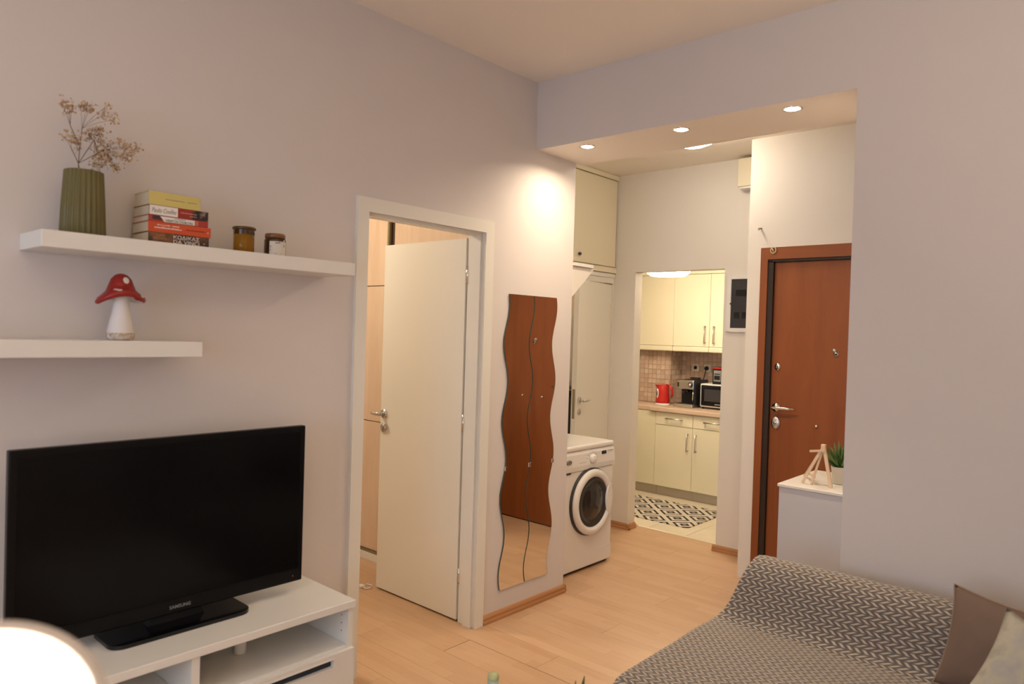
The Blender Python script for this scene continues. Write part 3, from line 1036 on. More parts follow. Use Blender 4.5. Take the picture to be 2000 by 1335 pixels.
for a, b_, hs, lb in udefs:
    t = thing('wall_cupboard', lb, 'cabinet', ((a + b_) / 2, 3.55, 1.41), 'kitchen wall cupboards')
    box('carcass', a + 0.001, b_ - 0.001, UY + 0.020, 3.49 if b_ < -0.9 else 3.735, 1.465, 2.18, CREAMB, t)
    d_ = box('door', a + 0.0015, b_ - 0.0015, UY, UY + 0.019, 1.467, 2.178, CREAM, t, 0.002, 1)
    if hs:
        bar_handle(d_, ((-0.646 if hs == 'R' else -0.552), UY, 1.585), 'Z', 0.175)
    box('pelmet', a + 0.001, b_ - 0.001, UY - 0.012, UY + 0.030, 1.412, 1.464, CREAM, t, 0.012, 3)
    box('cornice', a + 0.001, b_ - 0.001, UY - 0.004, UY + 0.030, 2.182, 2.245, CREAM, t)

# kettle
REDP = mat('red_plastic', (0.50, 0.022, 0.016), 0.3)
kt = thing('electric_kettle', 'red electric kettle with white water gauge on the worktop', 'kettle', (-1.052, 3.325, 0.868))
KC = (-1.052, 3.325, 0.869)
MB().lathe([(0.070, 0), (0.073, 0.004), (0.073, 0.018), (0.066, 0.020)], KC, 'Z', 32).build('power_base', WHITEP, kt)
MB().lathe([(0.070, 0.021), (0.071, 0.035), (0.064, 0.12), (0.058, 0.185), (0.052, 0.197), (0.030, 0.204), (0.001, 0.205)], KC, 'Z', 32).build('body', REDP, kt)
MB().prism([(-1.118, 1.045), (-1.135, 1.068), (-1.10, 1.070), (-1.09, 1.04)], 3.305, 3.345, 'Y').build('spout', REDP, kt)
MB().tube([(-1.015, 3.322, 1.068), (-0.972, 3.318, 1.066), (-0.948, 3.316, 1.035), (-0.944, 3.316, 0.98), (-0.952, 3.317, 0.952)], [0.012, 0.014, 0.013, 0.012, 0.008], 10).build('handle', REDP, kt)
MB().lathe([(0.021, 0), (0.021, 0.008), (0.001, 0.010)], (0, 0, 0), 'Z', 20).xform(
    Matrix.Translation((-1.078, 3.268, 0.985)) @ Matrix.Rotation(-0.4, 4, 'Z') @ Matrix.Rotation(PI / 2, 4, 'X') @ Matrix.Diagonal((0.75, 2.3, 1, 1))).build('water_gauge', WHITEP, kt)
MB().lathe([(0.008, 0), (0.008, 0.003), (0.001, 0.004)], (0, 0, 0), 'Z', 16).xform(
    Matrix.Translation((-1.079, 3.258, 0.985)) @ Matrix.Rotation(-0.4, 4, 'Z') @ Matrix.Rotation(PI / 2, 4, 'X') @ Matrix.Diagonal((0.8, 3.2, 1, 1))).build('gauge_window', DARKG, kt)

# espresso machine
cm = thing('coffee_machine', 'silver and black espresso machine between kettle and microwave', 'coffee machine', (-0.79, 3.45, 0.868))
cx0, cx1, cy0, cy1 = -0.880, -0.690, 3.29, 3.58
box('housing', cx0 + 0.004, cx1, cy0 + 0.09, cy1, 0.870, 1.138, BLACK, cm, 0.006)
hdp = box('head', cx0, cx1 - 0.012, cy0 + 0.005, cy0 + 0.088, 1.048, 1.136, STEEL, cm, 0.008)
box('side_cheek', cx1 - 0.012, cx1, cy0 + 0.01, cy0 + 0.092, 0.892, 1.138, BLACK, cm, 0.003)
MB().lathe([(0.025, 0), (0.025, 0.012), (0.017, 0.016)], (0, 0, 0), 'Z', 24).xform(Matrix.Translation((-0.735, cy0 + 0.006, 1.093)) @ Matrix.Rotation(PI / 2, 4, 'X')).build('dial_ring', BLACK, hdp)
MB().lathe([(0.016, 0.012), (0.015, 0.024), (0.001, 0.025)], (0, 0, 0), 'Z', 20).xform(Matrix.Translation((-0.735, cy0 + 0.006, 1.093)) @ Matrix.Rotation(PI / 2, 4, 'X')).build('dial', CHROME, hdp)
box('switch_panel', cx0 + 0.006, cx0 + 0.020, cy0 + 0.001, cy0 + 0.006, 1.068, 1.112, BLACK, hdp)
MB().tube([(-0.80, cy0 + 0.05, 1.048), (-0.80, cy0 + 0.05, 1.018)], 0.030, 20).build('brew_group', BLACK, cm)
MB().tube([(-0.80, cy0 + 0.05, 1.020), (-0.80, cy0 - 0.03, 1.015)], 0.011, 10).build('portafilter_handle', BLACK, cm)
MB().tube([(-0.718, cy0 + 0.03, 1.045), (-0.714, cy0 + 0.02, 0.98), (-0.716, cy0 + 0.018, 0.935)], 0.006, 8).build('steam_wand', CHROME, cm)
box('drip_tray', cx0 - 0.012, cx1 - 0.004, cy0 - 0.03, cy0 + 0.09, 0.870, 0.905, STEEL, cm, 0.006)
box('drip_grid', cx0, cx1 - 0.02, cy0 - 0.018, cy0 + 0.085, 0.9055, 0.908, BLACK, cm)
MB().tube([(-0.79 + 0.05 * math.cos(a), 3.50 + 0.04 * math.sin(a), 1.150) for a in [2 * PI * k / 20 for k in range(20)]], 0.007, 8, closed=True).build('tank_lid', BLACK, cm)

# microwave + box on it
mw = thing('microwave', 'white microwave with black glass door on the worktop', 'microwave', (-0.43, 3.50, 0.868))
box('body', -0.664, -0.210, 3.355, 3.70, 0.884, 1.112, WHITEP, mw, 0.014, 3)
for xx in (-0.64, -0.24):
    for yy in (3.38, 3.66):
        MB().tube([(xx, yy, 0.869), (xx, yy, 0.886)], 0.012, 10).build('foot', BLACK, mw)
dr_ = box('door', -0.648, -0.315, 3.345, 3.356, 0.900, 1.098, BLACKG, mw, 0.006)
box('window', -0.612, -0.350, 3.3435, 3.3455, 0.945, 1.060, mat('mesh_window', (0.045, 0.042, 0.045), 0.35), dr_)
for i in range(8):
    box('maker_mark', -0.50 + i * 0.010, -0.493 + i * 0.010, 3.3438, 3.3452, 0.915, 0.921, WHITEP, dr_)
box('control_strip', -0.312, -0.225, 3.347, 3.356, 0.900, 1.098, BLACK, mw, 0.003)
bx_ = thing('appliance_box', 'small black carton with pale printed panel on top of the microwave', 'box', (-0.49, 3.42, 1.112))
box('carton', -0.547, -0.395, 3.372, 3.47, 1.1125, 1.278, BLACK, bx_, 0.002, 1)
pnl = box('print_panel', -0.535, -0.462, 3.3705, 3.3722, 1.140, 1.245, mat('carton_print', (0.28, 0.27, 0.26), 0.5), bx_)
box('print_dark', -0.528, -0.470, 3.3695, 3.3706, 1.155, 1.195, BLACK, pnl)
box('print_dark', -0.528, -0.470, 3.3695, 3.3706, 1.205, 1.215, BLACK, pnl)
box('print_stripe', -0.545, -0.40, 3.3708, 3.3722, 1.262, 1.275, REDP, bx_)

# sockets and plug
SOCK = mat('socket_white', (0.74, 0.66, 0.56), 0.35)
for xs, lb in ((-0.915, 'empty white wall socket on the mosaic above the coffee machine'), (-0.783, 'white wall socket with black plug on the mosaic')):
    t = thing('wall_socket', lb, 'socket', (xs, 3.742, 1.20), 'kitchen wall sockets')
    box('plate', xs - 0.040, xs + 0.040, 3.728, 3.743, 1.205, 1.285, SOCK, t, 0.005)
    MB().lathe([(0.022, 0), (0.020, 0.002), (0.018, -0.001)], (0, 0, 0), 'Z', 20).xform(Matrix.Translation((xs, 3.728, 1.245)) @ Matrix.Rotation(PI / 2, 4, 'X')).build('outlet', SOCK, t)
pg = thing('power_plug', 'black plug and cord in the right kitchen socket', 'plug', (-0.783, 3.72, 1.10))
MB().tube([(-0.783, 3.7255, 1.245), (-0.783, 3.700, 1.243)], [0.021, 0.019], 16).build('plug', BLACK, pg)
MB().tube([(-0.783, 3.703, 1.240), (-0.784, 3.69, 1.20), (-0.790, 3.68, 1.15), (-0.805, 3.67, 1.10), (-0.80, 3.66, 1.00), (-0.795, 3.64, 0.90), (-0.79, 3.62, 0.877)], 0.005, 8).build('cord', BLACK, pg)

rug = MB()
rx0, rx1, ry0, ry1, rr = -1.75, -0.165, 2.24, 2.97, 0.05
poly = []
for (cx, cy, a0) in ((rx1 - rr, ry0 + rr, -PI / 2), (rx1 - rr, ry1 - rr, 0), (rx0 + rr, ry1 - rr, PI / 2), (rx0 + rr, ry0 + rr, PI)):
    for k in range(7):
        a = a0 + PI / 2 * k / 6
        poly.append((cx + rr * math.cos(a), cy + rr * math.sin(a)))
rug.prism(poly, 0.0005, 0.006, 'Z')
tag(rug.build('kitchen_rug', RUG), 'black and cream geometric rug on the kitchen tiles', 'rug')


# lamps -------------------------------------------------------------------------
def emat(name, col, strength):
    m = bpy.data.materials.new(name)
    t = nt(m)
    t.nodes.remove(t.nodes['Principled BSDF'])
    e = N(t, 'ShaderNodeEmission')
    e.inputs['Color'].default_value = (*col, 1)
    e.inputs['Strength'].default_value = strength
    L(t, e.outputs[0], t.nodes['Material Output'].inputs['Surface'])
    return m


def down(o, *a, **k):
    return area(*a, **k)


BULB = emat('halogen_glow', (1.0, 0.85, 0.65), 25.0)
dlab = ('leftmost recessed downlight in the beam, nearest the mirror', 'middle recessed downlight in the beam', 'rightmost recessed downlight in the beam')
for (x, yv), lb in zip(((0.283, 0.095), (0.843, 0.100), (1.387, 0.096)), dlab):
    t = thing('recessed_downlight', lb, 'downlight', (x, yv, SO - 0.01), 'downlights in the beam')
    MB().lathe([(0.042, SO - 0.0005), (0.042, SO - 0.005), (0.035, SO - 0.006), (0.035, SO - 0.0005)], (x, yv, 0), 'Z', 28, cap=False).build('trim_ring', CHROME, t)
    MB().lathe([(0.0348, SO - 0.002), (0.027, SO - 0.006), (0.001, SO - 0.008)], (x, yv, 0), 'Z', 24, cap=False).build('bulb', BULB, t)
    l = area('downlight_beam', (x, yv, SO - 0.012), (0, 0, 0), 0.05, 3.4, (1.0, 0.80, 0.58), 'DISK', spread=math.radians(154))
    l.parent = t
    l.location = (0, 0, -0.002)

t = thing('ceiling_lamp', 'round white glowing ceiling lamp in the hall, mostly hidden by the beam', 'ceiling lamp', (0.42, 1.02, 2.74))
MB().lathe([(0.13, 2.844), (0.13, 2.83)], (0.42, 1.02, 0), 'Z', 32).build('base', WHITEP, t)
MB().lathe([(0.135, 2.829), (0.145, 2.81), (0.125, 2.772), (0.07, 2.749), (0.001, 2.744)], (0.42, 1.02, 0), 'Z', 32).build('shade', emat('hall_lamp_glow', (1.0, 0.86, 0.68), 18.5), t)
t = thing('ceiling_lamp', 'round glowing drum lamp on the kitchen ceiling', 'ceiling lamp', (-0.515, 2.40, 2.066))
MB().lathe([(0.17, 2.249), (0.17, 2.225)], (-0.515, 2.40, 0), 'Z', 36).build('base', WHITEP, t)
MB().lathe([(0.175, 2.224), (0.19, 2.18), (0.185, 2.105), (0.145, 2.076), (0.001, 2.067)], (-0.515, 2.40, 0), 'Z', 40).build('shade', emat('kitchen_lamp_glow', (1.0, 0.85, 0.65), 25.0), t)
t = thing('ceiling_lamp', 'round glowing lamp on the bedroom ceiling out of view', 'ceiling lamp', (-1.4, -1.2, 2.6))
MB().lathe([(0.16, 2.699), (0.17, 2.66), (0.12, 2.61), (0.001, 2.60)], (-1.4, -1.2, 0), 'Z', 28).build('shade', emat('bedroom_lamp_glow', (1.0, 0.84, 0.64), 48.0), t)

t = thing('ceiling_lamp', 'unseen round lamp added on the bathroom ceiling as fill light', 'ceiling lamp', (-1.35, 1.2, 2.33))  # added lamp, out of view, brightens the slit beside the bathroom door
MB().lathe([(0.12, 2.399), (0.12, 2.36), (0.08, 2.34), (0.001, 2.335)], (-1.35, 1.2, 0), 'Z', 24).build('shade', emat('bathroom_fill_glow', (1.0, 0.82, 0.60), 35.0), t)
# reading lamp tipped upward in the near foreground
LC = Vector((1.868, -2.904, 1.200))
lamp = thing('reading_lamp', 'glowing round white lamp shade in the near bottom left corner', 'lamp', (1.873, -2.900, 0))
tocam = (Vector((2.593, -3.054, 1.55)) - LC).normalized()
nrm = (tocam + Vector((0, 0, 0.55))).normalized()
rotm = nrm.to_track_quat('Z', 'Y').to_matrix().to_4x4()
TM = Matrix.Translation(LC) @ rotm
R0 = 0.100
MB().lathe([(0.020, -0.075), (0.05, -0.068), (R0 * 0.78, -0.045), (R0 * 0.95, -0.018), (R0, 0.0), (R0 - 0.002, 0.002), (R0 * 0.82, 0.003), (R0 * 0.80, -0.004)], (0, 0, 0), 'Z', 64, cap=False).xform(TM).build(
    'shade', mat('lamp_shade_grey', (0.55, 0.50, 0.46), 0.5), lamp)
MB().lathe([(R0 * 0.801, -0.003), (0.06, 0.000), (0.001, 0.002)], (0, 0, 0), 'Z', 64, cap=False).xform(TM).build('diffuser', emat('reading_lamp_glow', (1.0, 0.80, 0.57), 560.0), lamp)
bk_ = TM @ Vector((0, 0, -0.075))
MB().tube([bk_, bk_ + Vector((-0.03, 0.01, -0.05)), (bk_.x - 0.04, bk_.y + 0.012, bk_.z - 0.12), (bk_.x - 0.04, bk_.y + 0.012, 0.02)], 0.010, 12).build('pole', STEEL, lamp)
MB().lathe([(0.13, 0.001), (0.13, 0.012), (0.02, 0.022)], (bk_.x - 0.04, bk_.y + 0.012, 0), 'Z', 32).build('base', STEEL, lamp)

# ================================================================== LIVING ROOM
# floating shelves
SD = 0.22
for (y0, y1, z0, z1, lb) in ((-2.432, -1.350, 1.756, 1.806, 'upper white floating shelf with the vase and books'),
                             (-3.06, -1.957, 1.436, 1.487, 'lower white floating shelf with the toadstool')):
    o = box('floating_shelf', 0.0005, SD, y0, y1, z0, z1, WLAC, None, 0.0025, 2)
    tag(o, lb, 'shelf', 'floating shelves over the television')
ST = 1.806
SL = 1.487

# vase
GLASSG = mat('green_glass', (0.34, 0.30, 0.14), 0.10, spec=0.6, trans=0.6, ior=1.2)
vx, vy = 0.115, -2.294
vs_ = thing('glass_vase', 'ribbed green glass vase on the upper shelf', 'vase', (vx, vy, ST))


def ribs(a, z):
    return 1 + 0.035 * math.cos(24 * a)


prof = [(0.058, 0.001), (0.0615, 0.006), (0.058, 0.10), (0.0525, 0.200), (0.051, 0.2015), (0.0495, 0.199), (0.054, 0.10), (0.056, 0.012), (0.001, 0.010)]
MB().lathe(prof, (vx, vy, ST), 'Z', 168, True, rfun=ribs).build('body', GLASSG, vs_)
# dried flowers
df = thing('dried_flowers', 'dry beige sprays of tiny flowers in the green vase', 'dried flowers', (vx, vy, ST + 0.02))
STEMM = mat('dry_stem', (0.20, 0.12, 0.07), 0.8)
BLOS = [mat('dry_blossom_a', (0.62, 0.44, 0.27), 0.9), mat('dry_blossom_b', (0.50, 0.33, 0.20), 0.9), mat('dry_blossom_c', (0.70, 0.55, 0.38), 0.9)]


def px2(p):
    """pixel of the photograph to (y, z) in the plane x = .115 (measured from the picture)"""
    d = fwd + r2 * ((p[0] - 1000) / F_PX) - u2 * ((p[1] - 667.5) / F_PX)
    t_ = (vx - 2.593) / d.x
    return (-3.054 + t_ * d.y, 1.55 + t_ * d.z)


nodes = {'a': (157, 285), 'b': (137, 245), 'c': (162, 250), 'd': (180, 275), 'e': (205, 292), 'f': (135, 290), 'g': (175, 262), 'h': (150, 320)}
chains = [('h', 'a', 'b'), ('a', 'c'), ('h', 'd', 'g'), ('h', 'e'), ('h', 'f')]
clusters = [(112, 206, 'b'), (122, 212, 'b'), (132, 210, 'b'), (143, 213, 'b'), (158, 208, 'c'), (170, 206, 'c'), (182, 210, 'c'), (198, 213, 'c'), (208, 222, 'c'), (214, 238, 'c'),
            (204, 248, 'g'), (192, 250, 'g'), (180, 258, 'g'), (200, 262, 'g'), (122, 272, 'f'), (132, 268, 'f'), (144, 272, 'a'), (152, 282, 'a'), (176, 268, 'g'),
            (205, 275, 'd'), (192, 288, 'd'), (216, 282, 'e'), (228, 278, 'e'), (238, 290, 'e'), (230, 303, 'e'), (218, 300, 'e'), (210, 312, 'e'), (198, 322, 'e'), (222, 322, 'e'),
            (188, 312, 'd'), (182, 322, 'd'), (250, 298, 'e'), (256, 283, 'e'), (266, 290, 'e'), (262, 302, 'e'), (246, 308, 'e'), (232, 326, 'e'), (205, 300, 'e'), (195, 300, 'd')]


def P3(p, dx=0.0):
    y_, z_ = px2(p)
    return Vector((vx + dx, y_, z_))


npos = {k: P3(v, random.uniform(-0.02, 0.02)) for k, v in nodes.items()}
bot = Vector((vx, vy, ST + 0.02))
for ch in chains:
    pts = ([bot + Vector((random.uniform(-.02, .02), random.uniform(-.02, .02), 0))] if ch[0] == 'h' else []) + [npos[c] for c in ch]
    MB().tube(pts, 0.0013, 5).build('stem', STEMM, df)
bl = [MB(), MB(), MB()]
tw_ = MB()
ico = []
bmi = bmesh.new()
bmesh.ops.create_icosphere(bmi, subdivisions=1, radius=1)
icv = [v.co.copy() for v in bmi.verts]
icf = [[v.index for v in f.verts] for f in bmi.faces]
bmi.free()
for (a, b_, nd) in clusters:
    c = P3((a, b_), random.uniform(-0.035, 0.045))
    tw_.tube([npos[nd], (npos[nd] + c) / 2 + Vector((0, 0, 0.004)), c], 0.0006, 4)
    for k in range(22):
        q = c + Vector((random.gauss(0, 0.011), random.gauss(0, 0.0085), random.gauss(0, 0.008)))
        r_ = random.uniform(0.0018, 0.0042)
        bl[random.randrange(3)].add([q + v * r_ for v in icv], icf, True)
        if k < 6:
            tw_.tube([c, q], 0.0004, 3)
o = tw_.build('twigs', STEMM, df)
o['kind'] = 'stuff'
for m_, k in zip(bl, range(3)):
    o = m_.build('blossoms', BLOS[k], df)
    o['kind'] = 'stuff'

# books, bottom to top
PAGES = mat('book_pages', (0.62, 0.52, 0.36), 0.9, var=0.12, vscale=60)
WTXT = mat('print_white', (0.78, 0.74, 0.68), 0.6)
KTXT = mat('print_black', (0.02, 0.02, 0.02), 0.6)
SPX = 0.165
bz = ST + 0.0006
bdefs = [('dark brown paperback with white capital title, bottom of the stack', 0.0355, -2.119, -1.920, 0.132, print_material('cover_dark', [(0.04, 0.02, 0.015), (0.05, 0.03, 0.02), (0.22, 0.09, 0.03)], 16)),
         ('orange-red paperback, second from the bottom of the stack', 0.0335, -2.120, -1.914, 0.134, mat('cover_orange', (0.60, 0.085, 0.025), 0.5)),
         ('thin dark red paperback with white title band, middle of the stack', 0.0200, -2.120, -1.924, 0.128, mat('cover_red', (0.38, 0.045, 0.035), 0.5)),
         ('red and black paperback with white name panel, second from the top', 0.0325, -2.118, -1.924, 0.130, mat('cover_crimson', (0.32, 0.03, 0.02), 0.5)),
         ('thick yellow paperback on top of the stack', 0.0430, -2.120, -1.953, 0.125, mat('cover_yellow', (0.62, 0.52, 0.17), 0.55, var=0.06, vscale=25))]
books = []
for lb, h, y0, y1, dp, cm_ in bdefs:
    t = thing('paperback_book', lb, 'book', (SPX - dp / 2, (y0 + y1) / 2, bz), 'stacked paperbacks on the upper shelf')
    x0 = SPX - dp
    cv = MB().box(SPX - 0.0016, SPX, y0, y1, bz, bz + h).box(x0, SPX - 0.0016, y0, y1, bz, bz + 0.0012).box(x0, SPX - 0.0016, y0, y1, bz + h - 0.0012, bz + h)
    cv.build('cover', cm_, t)
    MB().box(x0 + 0.002, SPX - 0.0016, y0 + 0.002, y1 - 0.002, bz + 0.0012, bz + h - 0.0012).build('pages', PAGES, t)
    books.append((t, bz, h, y0, y1))
    bz += h + 0.0006


def spine(y0, z0, out=0.0002):
    return lambda u, v, w: (SPX + out + w * 0.5, y0 + u, z0 + v)


def spine_box(b, y0, y1, z0, z1, m, name='printed_panel', out=0.0006):
    return MB().box(SPX, SPX + out, y0, y1, z0, z1).build(name, m, b)


t, z, h, y0, y1 = books[0]
lettering('\u039a\u03a9\u0394\u0399\u039a\u0391\u03a3', 0.086, 0.0125, spine(y0 + 0.080, z + 0.0195), WTXT, t)
lettering('DA VINCI', 0.086, 0.0120, spine(y0 + 0.080, z + 0.0045), WTXT, t)
TAN = mat('print_tan', (0.42, 0.20, 0.09), 0.6)
lettering('DAN', 0.028, 0.0075, spine(y0 + 0.024, z + 0.023), TAN, t)
lettering('BROWN', 0.042, 0.0085, spine(y0 + 0.015, z + 0.0115), TAN, t)
MB().lathe([(0.0035, 0), (0.0001, 0.0006)], (SPX, y1 - 0.016, z + 0.013), 'X', 12).build('publisher_mark', mat('print_pink', (0.6, 0.22, 0.15), 0.6), t)
t, z, h, y0, y1 = books[1]
# title too small to read in the photograph: broken lines of print
for (ya, yb, zz, hh, n_, m_) in ((0.028, 0.100, 0.0225, 0.0030, 15, WTXT), (0.020, 0.108, 0.0130, 0.0045, 17, WTXT), (0.122, 0.185, 0.0160, 0.0035, 13, mat('print_maroon', (0.18, 0.02, 0.01), 0.6))):
    ms = MB()
    for i in range(n_):
        if random.random() < 0.12:
            continue
        a = y0 + ya + (yb - ya) * i / n_
        ms.box(SPX, SPX + 0.0005, a, a + (yb - ya) / n_ * 0.68, z + zz, z + zz + hh * random.uniform(0.7, 1.2))
    ms.build('title_print', m_, t)
MB().lathe([(0.0028, 0), (0.0001, 0.0006)], (SPX, y1 - 0.010, z + 0.016), 'X', 12).build('publisher_mark', WTXT, t)
t, z, h, y0, y1 = books[2]
spine_box(t, y0 + 0.012, y0 + 0.046, z + 0.006, z + h - 0.001, print_material('cover_photo', [(0.10, 0.03, 0.02), (0.03, 0.02, 0.02)], 90))
MB().prism([(y0 + 0.036, z + h - 0.0015), (y0 + 0.050, z + 0.0015), (y0 + 0.150, z + 0.0015), (y0 + 0.150, z + h - 0.0015)], SPX, SPX + 0.0008, 'X').build('title_band', WTXT, t)
lettering('WINSTON CHURCHILL', 0.092, 0.0080, spine(y0 + 0.053, z + 0.0028, 0.0009), KTXT, t, bold=0.01)
lettering('THE WISDOM OF', 0.036, 0.0035, spine(y0 + 0.082, z + 0.0132, 0.0009), KTXT, t, bold=0.01)
spine_box(t, y0 + 0.153, y0 + 0.162, z + 0.002, z + h - 0.002, mat('print_coral', (0.55, 0.16, 0.10), 0.5))
t, z, h, y0, y1 = books[3]
spine_box(t, y0 + 0.001, y0 + 0.091, z + 0.001, z + h - 0.001, WTXT)
lettering('Paulo Coelho', 0.078, 0.0145, spine(y0 + 0.008, z + 0.0090, 0.0007), mat('print_grey_hand', (0.22, 0.18, 0.16), 0.6), t, shear=0.25)
spine_box(t, y0 + 0.140, y1 - 0.001, z + 0.001, z + h - 0.001, print_material('cover_dark_photo', [(0.02, 0.012, 0.012), (0.03, 0.015, 0.014), (0.25, 0.2, 0.18)], 45))
ms = MB()
for i in range(9):
    ms.box(SPX, SPX + 0.0008, y0 + 0.100 + i * 0.0062, y0 + 0.1042 + i * 0.0062, z + 0.0165, z + 0.0195 + 0.001 * (i % 2))
    if i > 4:
        ms.box(SPX, SPX + 0.0008, y0 + 0.100 + i * 0.0062, y0 + 0.1042 + i * 0.0062, z + 0.0085, z + 0.0115)
ms.build('title_print', mat('print_rose', (0.55, 0.28, 0.22), 0.6), t)
t, z, h, y0, y1 = books[4]
ms = MB()
for i in range(20):
    if i not in (12, 13):
        a = y0 + 0.052 + i * 0.0052
        ms.box(SPX, SPX + 0.0005, a, a + 0.0036, z + 0.0205, z + 0.0232)
ms.build('title_print', mat('print_olive', (0.30, 0.26, 0.10), 0.6), t)

# candle jars
AMB = mat('amber_glass', (0.34, 0.155, 0.012), 0.12, spec=0.6, trans=0.35, ior=1.25)
AMBD = mat('dark_amber_glass', (0.055, 0.022, 0.006), 0.12, spec=0.6)
LIDM = mat('dark_olive_lid', (0.10, 0.055, 0.018), 0.3, 0.3)
jx, jy = 0.125, -1.772
t = thing('candle_jar', 'amber glass candle jar with flat dark lid on the upper shelf', 'jar', (jx, jy, ST), 'candle jars on the upper shelf')
MB().lathe([(0.034, 0.0008), (0.036, 0.003), (0.036, 0.085)], (jx, jy, ST), 'Z', 36).build('glass', AMB, t)
MB().lathe([(0.0365, 0.068), (0.0366, 0.0855)], (jx, jy, ST), 'Z', 36, cap=False).build('dark_neck', AMBD, t)
MB().lathe([(0.039, 0.0862), (0.041, 0.088), (0.041, 0.093), (0.038, 0.096), (0.001, 0.097)], (jx, jy, ST), 'Z', 36).build('lid', LIDM, t)
jx, jy = 0.125, -1.648
t = thing('candle_jar', 'dark brown candle jar with white paper label, nearest the door', 'jar', (jx, jy, ST), 'candle jars on the upper shelf')
MB().lathe([(0.037, 0.0008), (0.039, 0.003), (0.039, 0.062), (0.0355, 0.068)], (jx, jy, ST), 'Z', 36).build('glass', AMBD, t)
MB().lathe([(0.0355, 0.0688), (0.0370, 0.0695), (0.0370, 0.084), (0.035, 0.086), (0.001, 0.0865)], (jx, jy, ST), 'Z', 36).build('lid', mat('brown_lid', (0.20, 0.085, 0.03), 0.3), t)
lab = MB()
vsl, fsl = [], []
for i in range(13):
    a = -1.04 + 1.78 * i / 12
    for rr_, z in ((0.0394, 0.006), (0.0394, 0.056)):
        vsl.append((jx + rr_ * math.cos(a), jy + rr_ * math.sin(a), ST + z))
for i in range(12):
    fsl.append((2 * i, 2 * i + 2, 2 * i + 3, 2 * i + 1))
lb_ = lab.add(vsl, fsl, True).build('paper_label', mat('label_paper', (0.66, 0.61, 0.54), 0.7), t)
mk = MB()
for (a, z, wv, hv) in ((-0.35, 0.050, 0.30, 0.004), (-0.10, 0.051, 0.12, 0.005), (-0.92, 0.036, 0.08, 0.006), (-0.95, 0.024, 0.07, 0.005), (0.40, 0.040, 0.14, 0.006), (-0.2, 0.010, 0.55, 0.003)):
    n0 = len(mk.v)
    pts = [(jx + 0.0398 * math.cos(a + s_ * wv / 2), jy + 0.0398 * math.sin(a + s_ * wv / 2), ST + z + q * hv / 2) for q in (-1, 1) for s_ in (-1, 1)]
    mk.add([pts[0], pts[1], pts[3], pts[2]], [(0, 1, 2, 3)])
mk.build('label_print', mat('print_violet', (0.20, 0.15, 0.26), 0.6), lb_)

# toadstool
tx, ty = 0.115, -2.178
ts = thing('toadstool_figurine', 'ceramic toadstool with red spotted cap on the lower shelf', 'figurine', (tx, ty, SL))
CW = mat('ceramic_white', (0.74, 0.70, 0.68), 0.45)
MB().lathe([(0.033, 0.0008), (0.039, 0.006), (0.0405, 0.018), (0.0395, 0.030), (0.034, 0.055), (0.0275, 0.085), (0.0235, 0.110), (0.0225, 0.135), (0.024, 0.150)], (tx, ty, SL), 'Z', 36).build('stalk', CW, ts)
MB().lathe([(0.0335, 0.0006), (0.0397, 0.006), (0.0411, 0.016), (0.0408, 0.024)], (tx, ty, SL), 'Z', 36, cap=False,
           ).build('base_wash', print_material('ochre_wash', [(0.30, 0.19, 0.09), (0.62, 0.52, 0.42), (0.74, 0.70, 0.68)], 70), ts)


def capdef(v):
    # left (-y) side droops and curls, right side stretches to a lip
    x_, y_, z_ = v[0] - tx, v[1] - ty, v[2] - SL
    s_ = y_ / 0.072
    if s_ < 0:
        z_ -= 0.020 * (-s_) ** 2 * (1 if z_ < 0.17 else 0.3)
    else:
        z_ -= 0.010 * s_ ** 1.5 * (1 if z_ < 0.17 else 0.3)
        y_ *= 1.02
    if z_ < 0.16:
        z_ += 0.012 * max(0.0, x_ / 0.07) * (1.0 if s_ < 0.3 else 0.3)
    return (tx + x_ * 0.85, ty + y_ - 0.002, SL + z_)


capm = MB().lathe([(0.064, 0.129), (0.071, 0.133), (0.073, 0.140), (0.068, 0.149), (0.056, 0.155), (0.044, 0.164), (0.037, 0.178), (0.030, 0.197), (0.019, 0.209), (0.008, 0.2135), (0.0005, 0.214)], (tx, ty, SL), 'Z', 44, cap=False)
capm.v = [capdef(v) for v in capm.v]
REDC = mat('ceramic_red', (0.30, 0.018, 0.014), 0.35)
cp_ = capm.build('cap', REDC, ts)
und = MB().lathe([(0.064, 0.129), (0.050, 0.140), (0.030, 0.146), (0.018, 0.145)], (tx, ty, SL), 'Z', 44, cap=False)
und.v = [capdef(v) for v in und.v]
und.build('gills', CW, ts)


def capspot(yy, zz, ry, rz):
    """small disc hugging the cap, found by projecting onto the cap mesh from +x"""
    from mathutils.bvhtree import BVHTree
    bv = BVHTree.FromPolygons([Vector(v) for v in capm.v], capm.f)
    m_ = MB()
    vs2, n_ = [], 20
    rings = ((0.0, 1), (0.55, n_), (1.0, n_))
    out = []
    for f_, cnt in rings:
        for k_ in range(cnt):
            a_ = 2 * PI * k_ / n_
            oy, oz = ty + yy + f_ * ry * math.cos(a_), SL + zz + f_ * rz * math.sin(a_)
            h_ = bv.ray_cast(Vector((tx + 0.3, oy, oz)), Vector((-1, 0, 0)))
            p_ = h_[0] + Vector((0.0008, 0, 0)) if h_[0] else Vector((tx, oy, oz))
            out.append(tuple(p_))
    fs_ = [(0, 1 + k_, 1 + (k_ + 1) % n_) for k_ in range(n_)]
    fs_ += [(1 + k_, 1 + n_ + k_, 1 + n_ + (k_ + 1) % n_, 1 + (k_ + 1) % n_) for k_ in range(n_)]
    m_.add(out, fs_, True).build('spot', CW, cp_)


capspot(0.004, 0.192, 0.0095, 0.0105)
capspot(-0.026, 0.160, 0.009, 0.0035)
capspot(0.050, 0.144, 0.008, 0.0055)

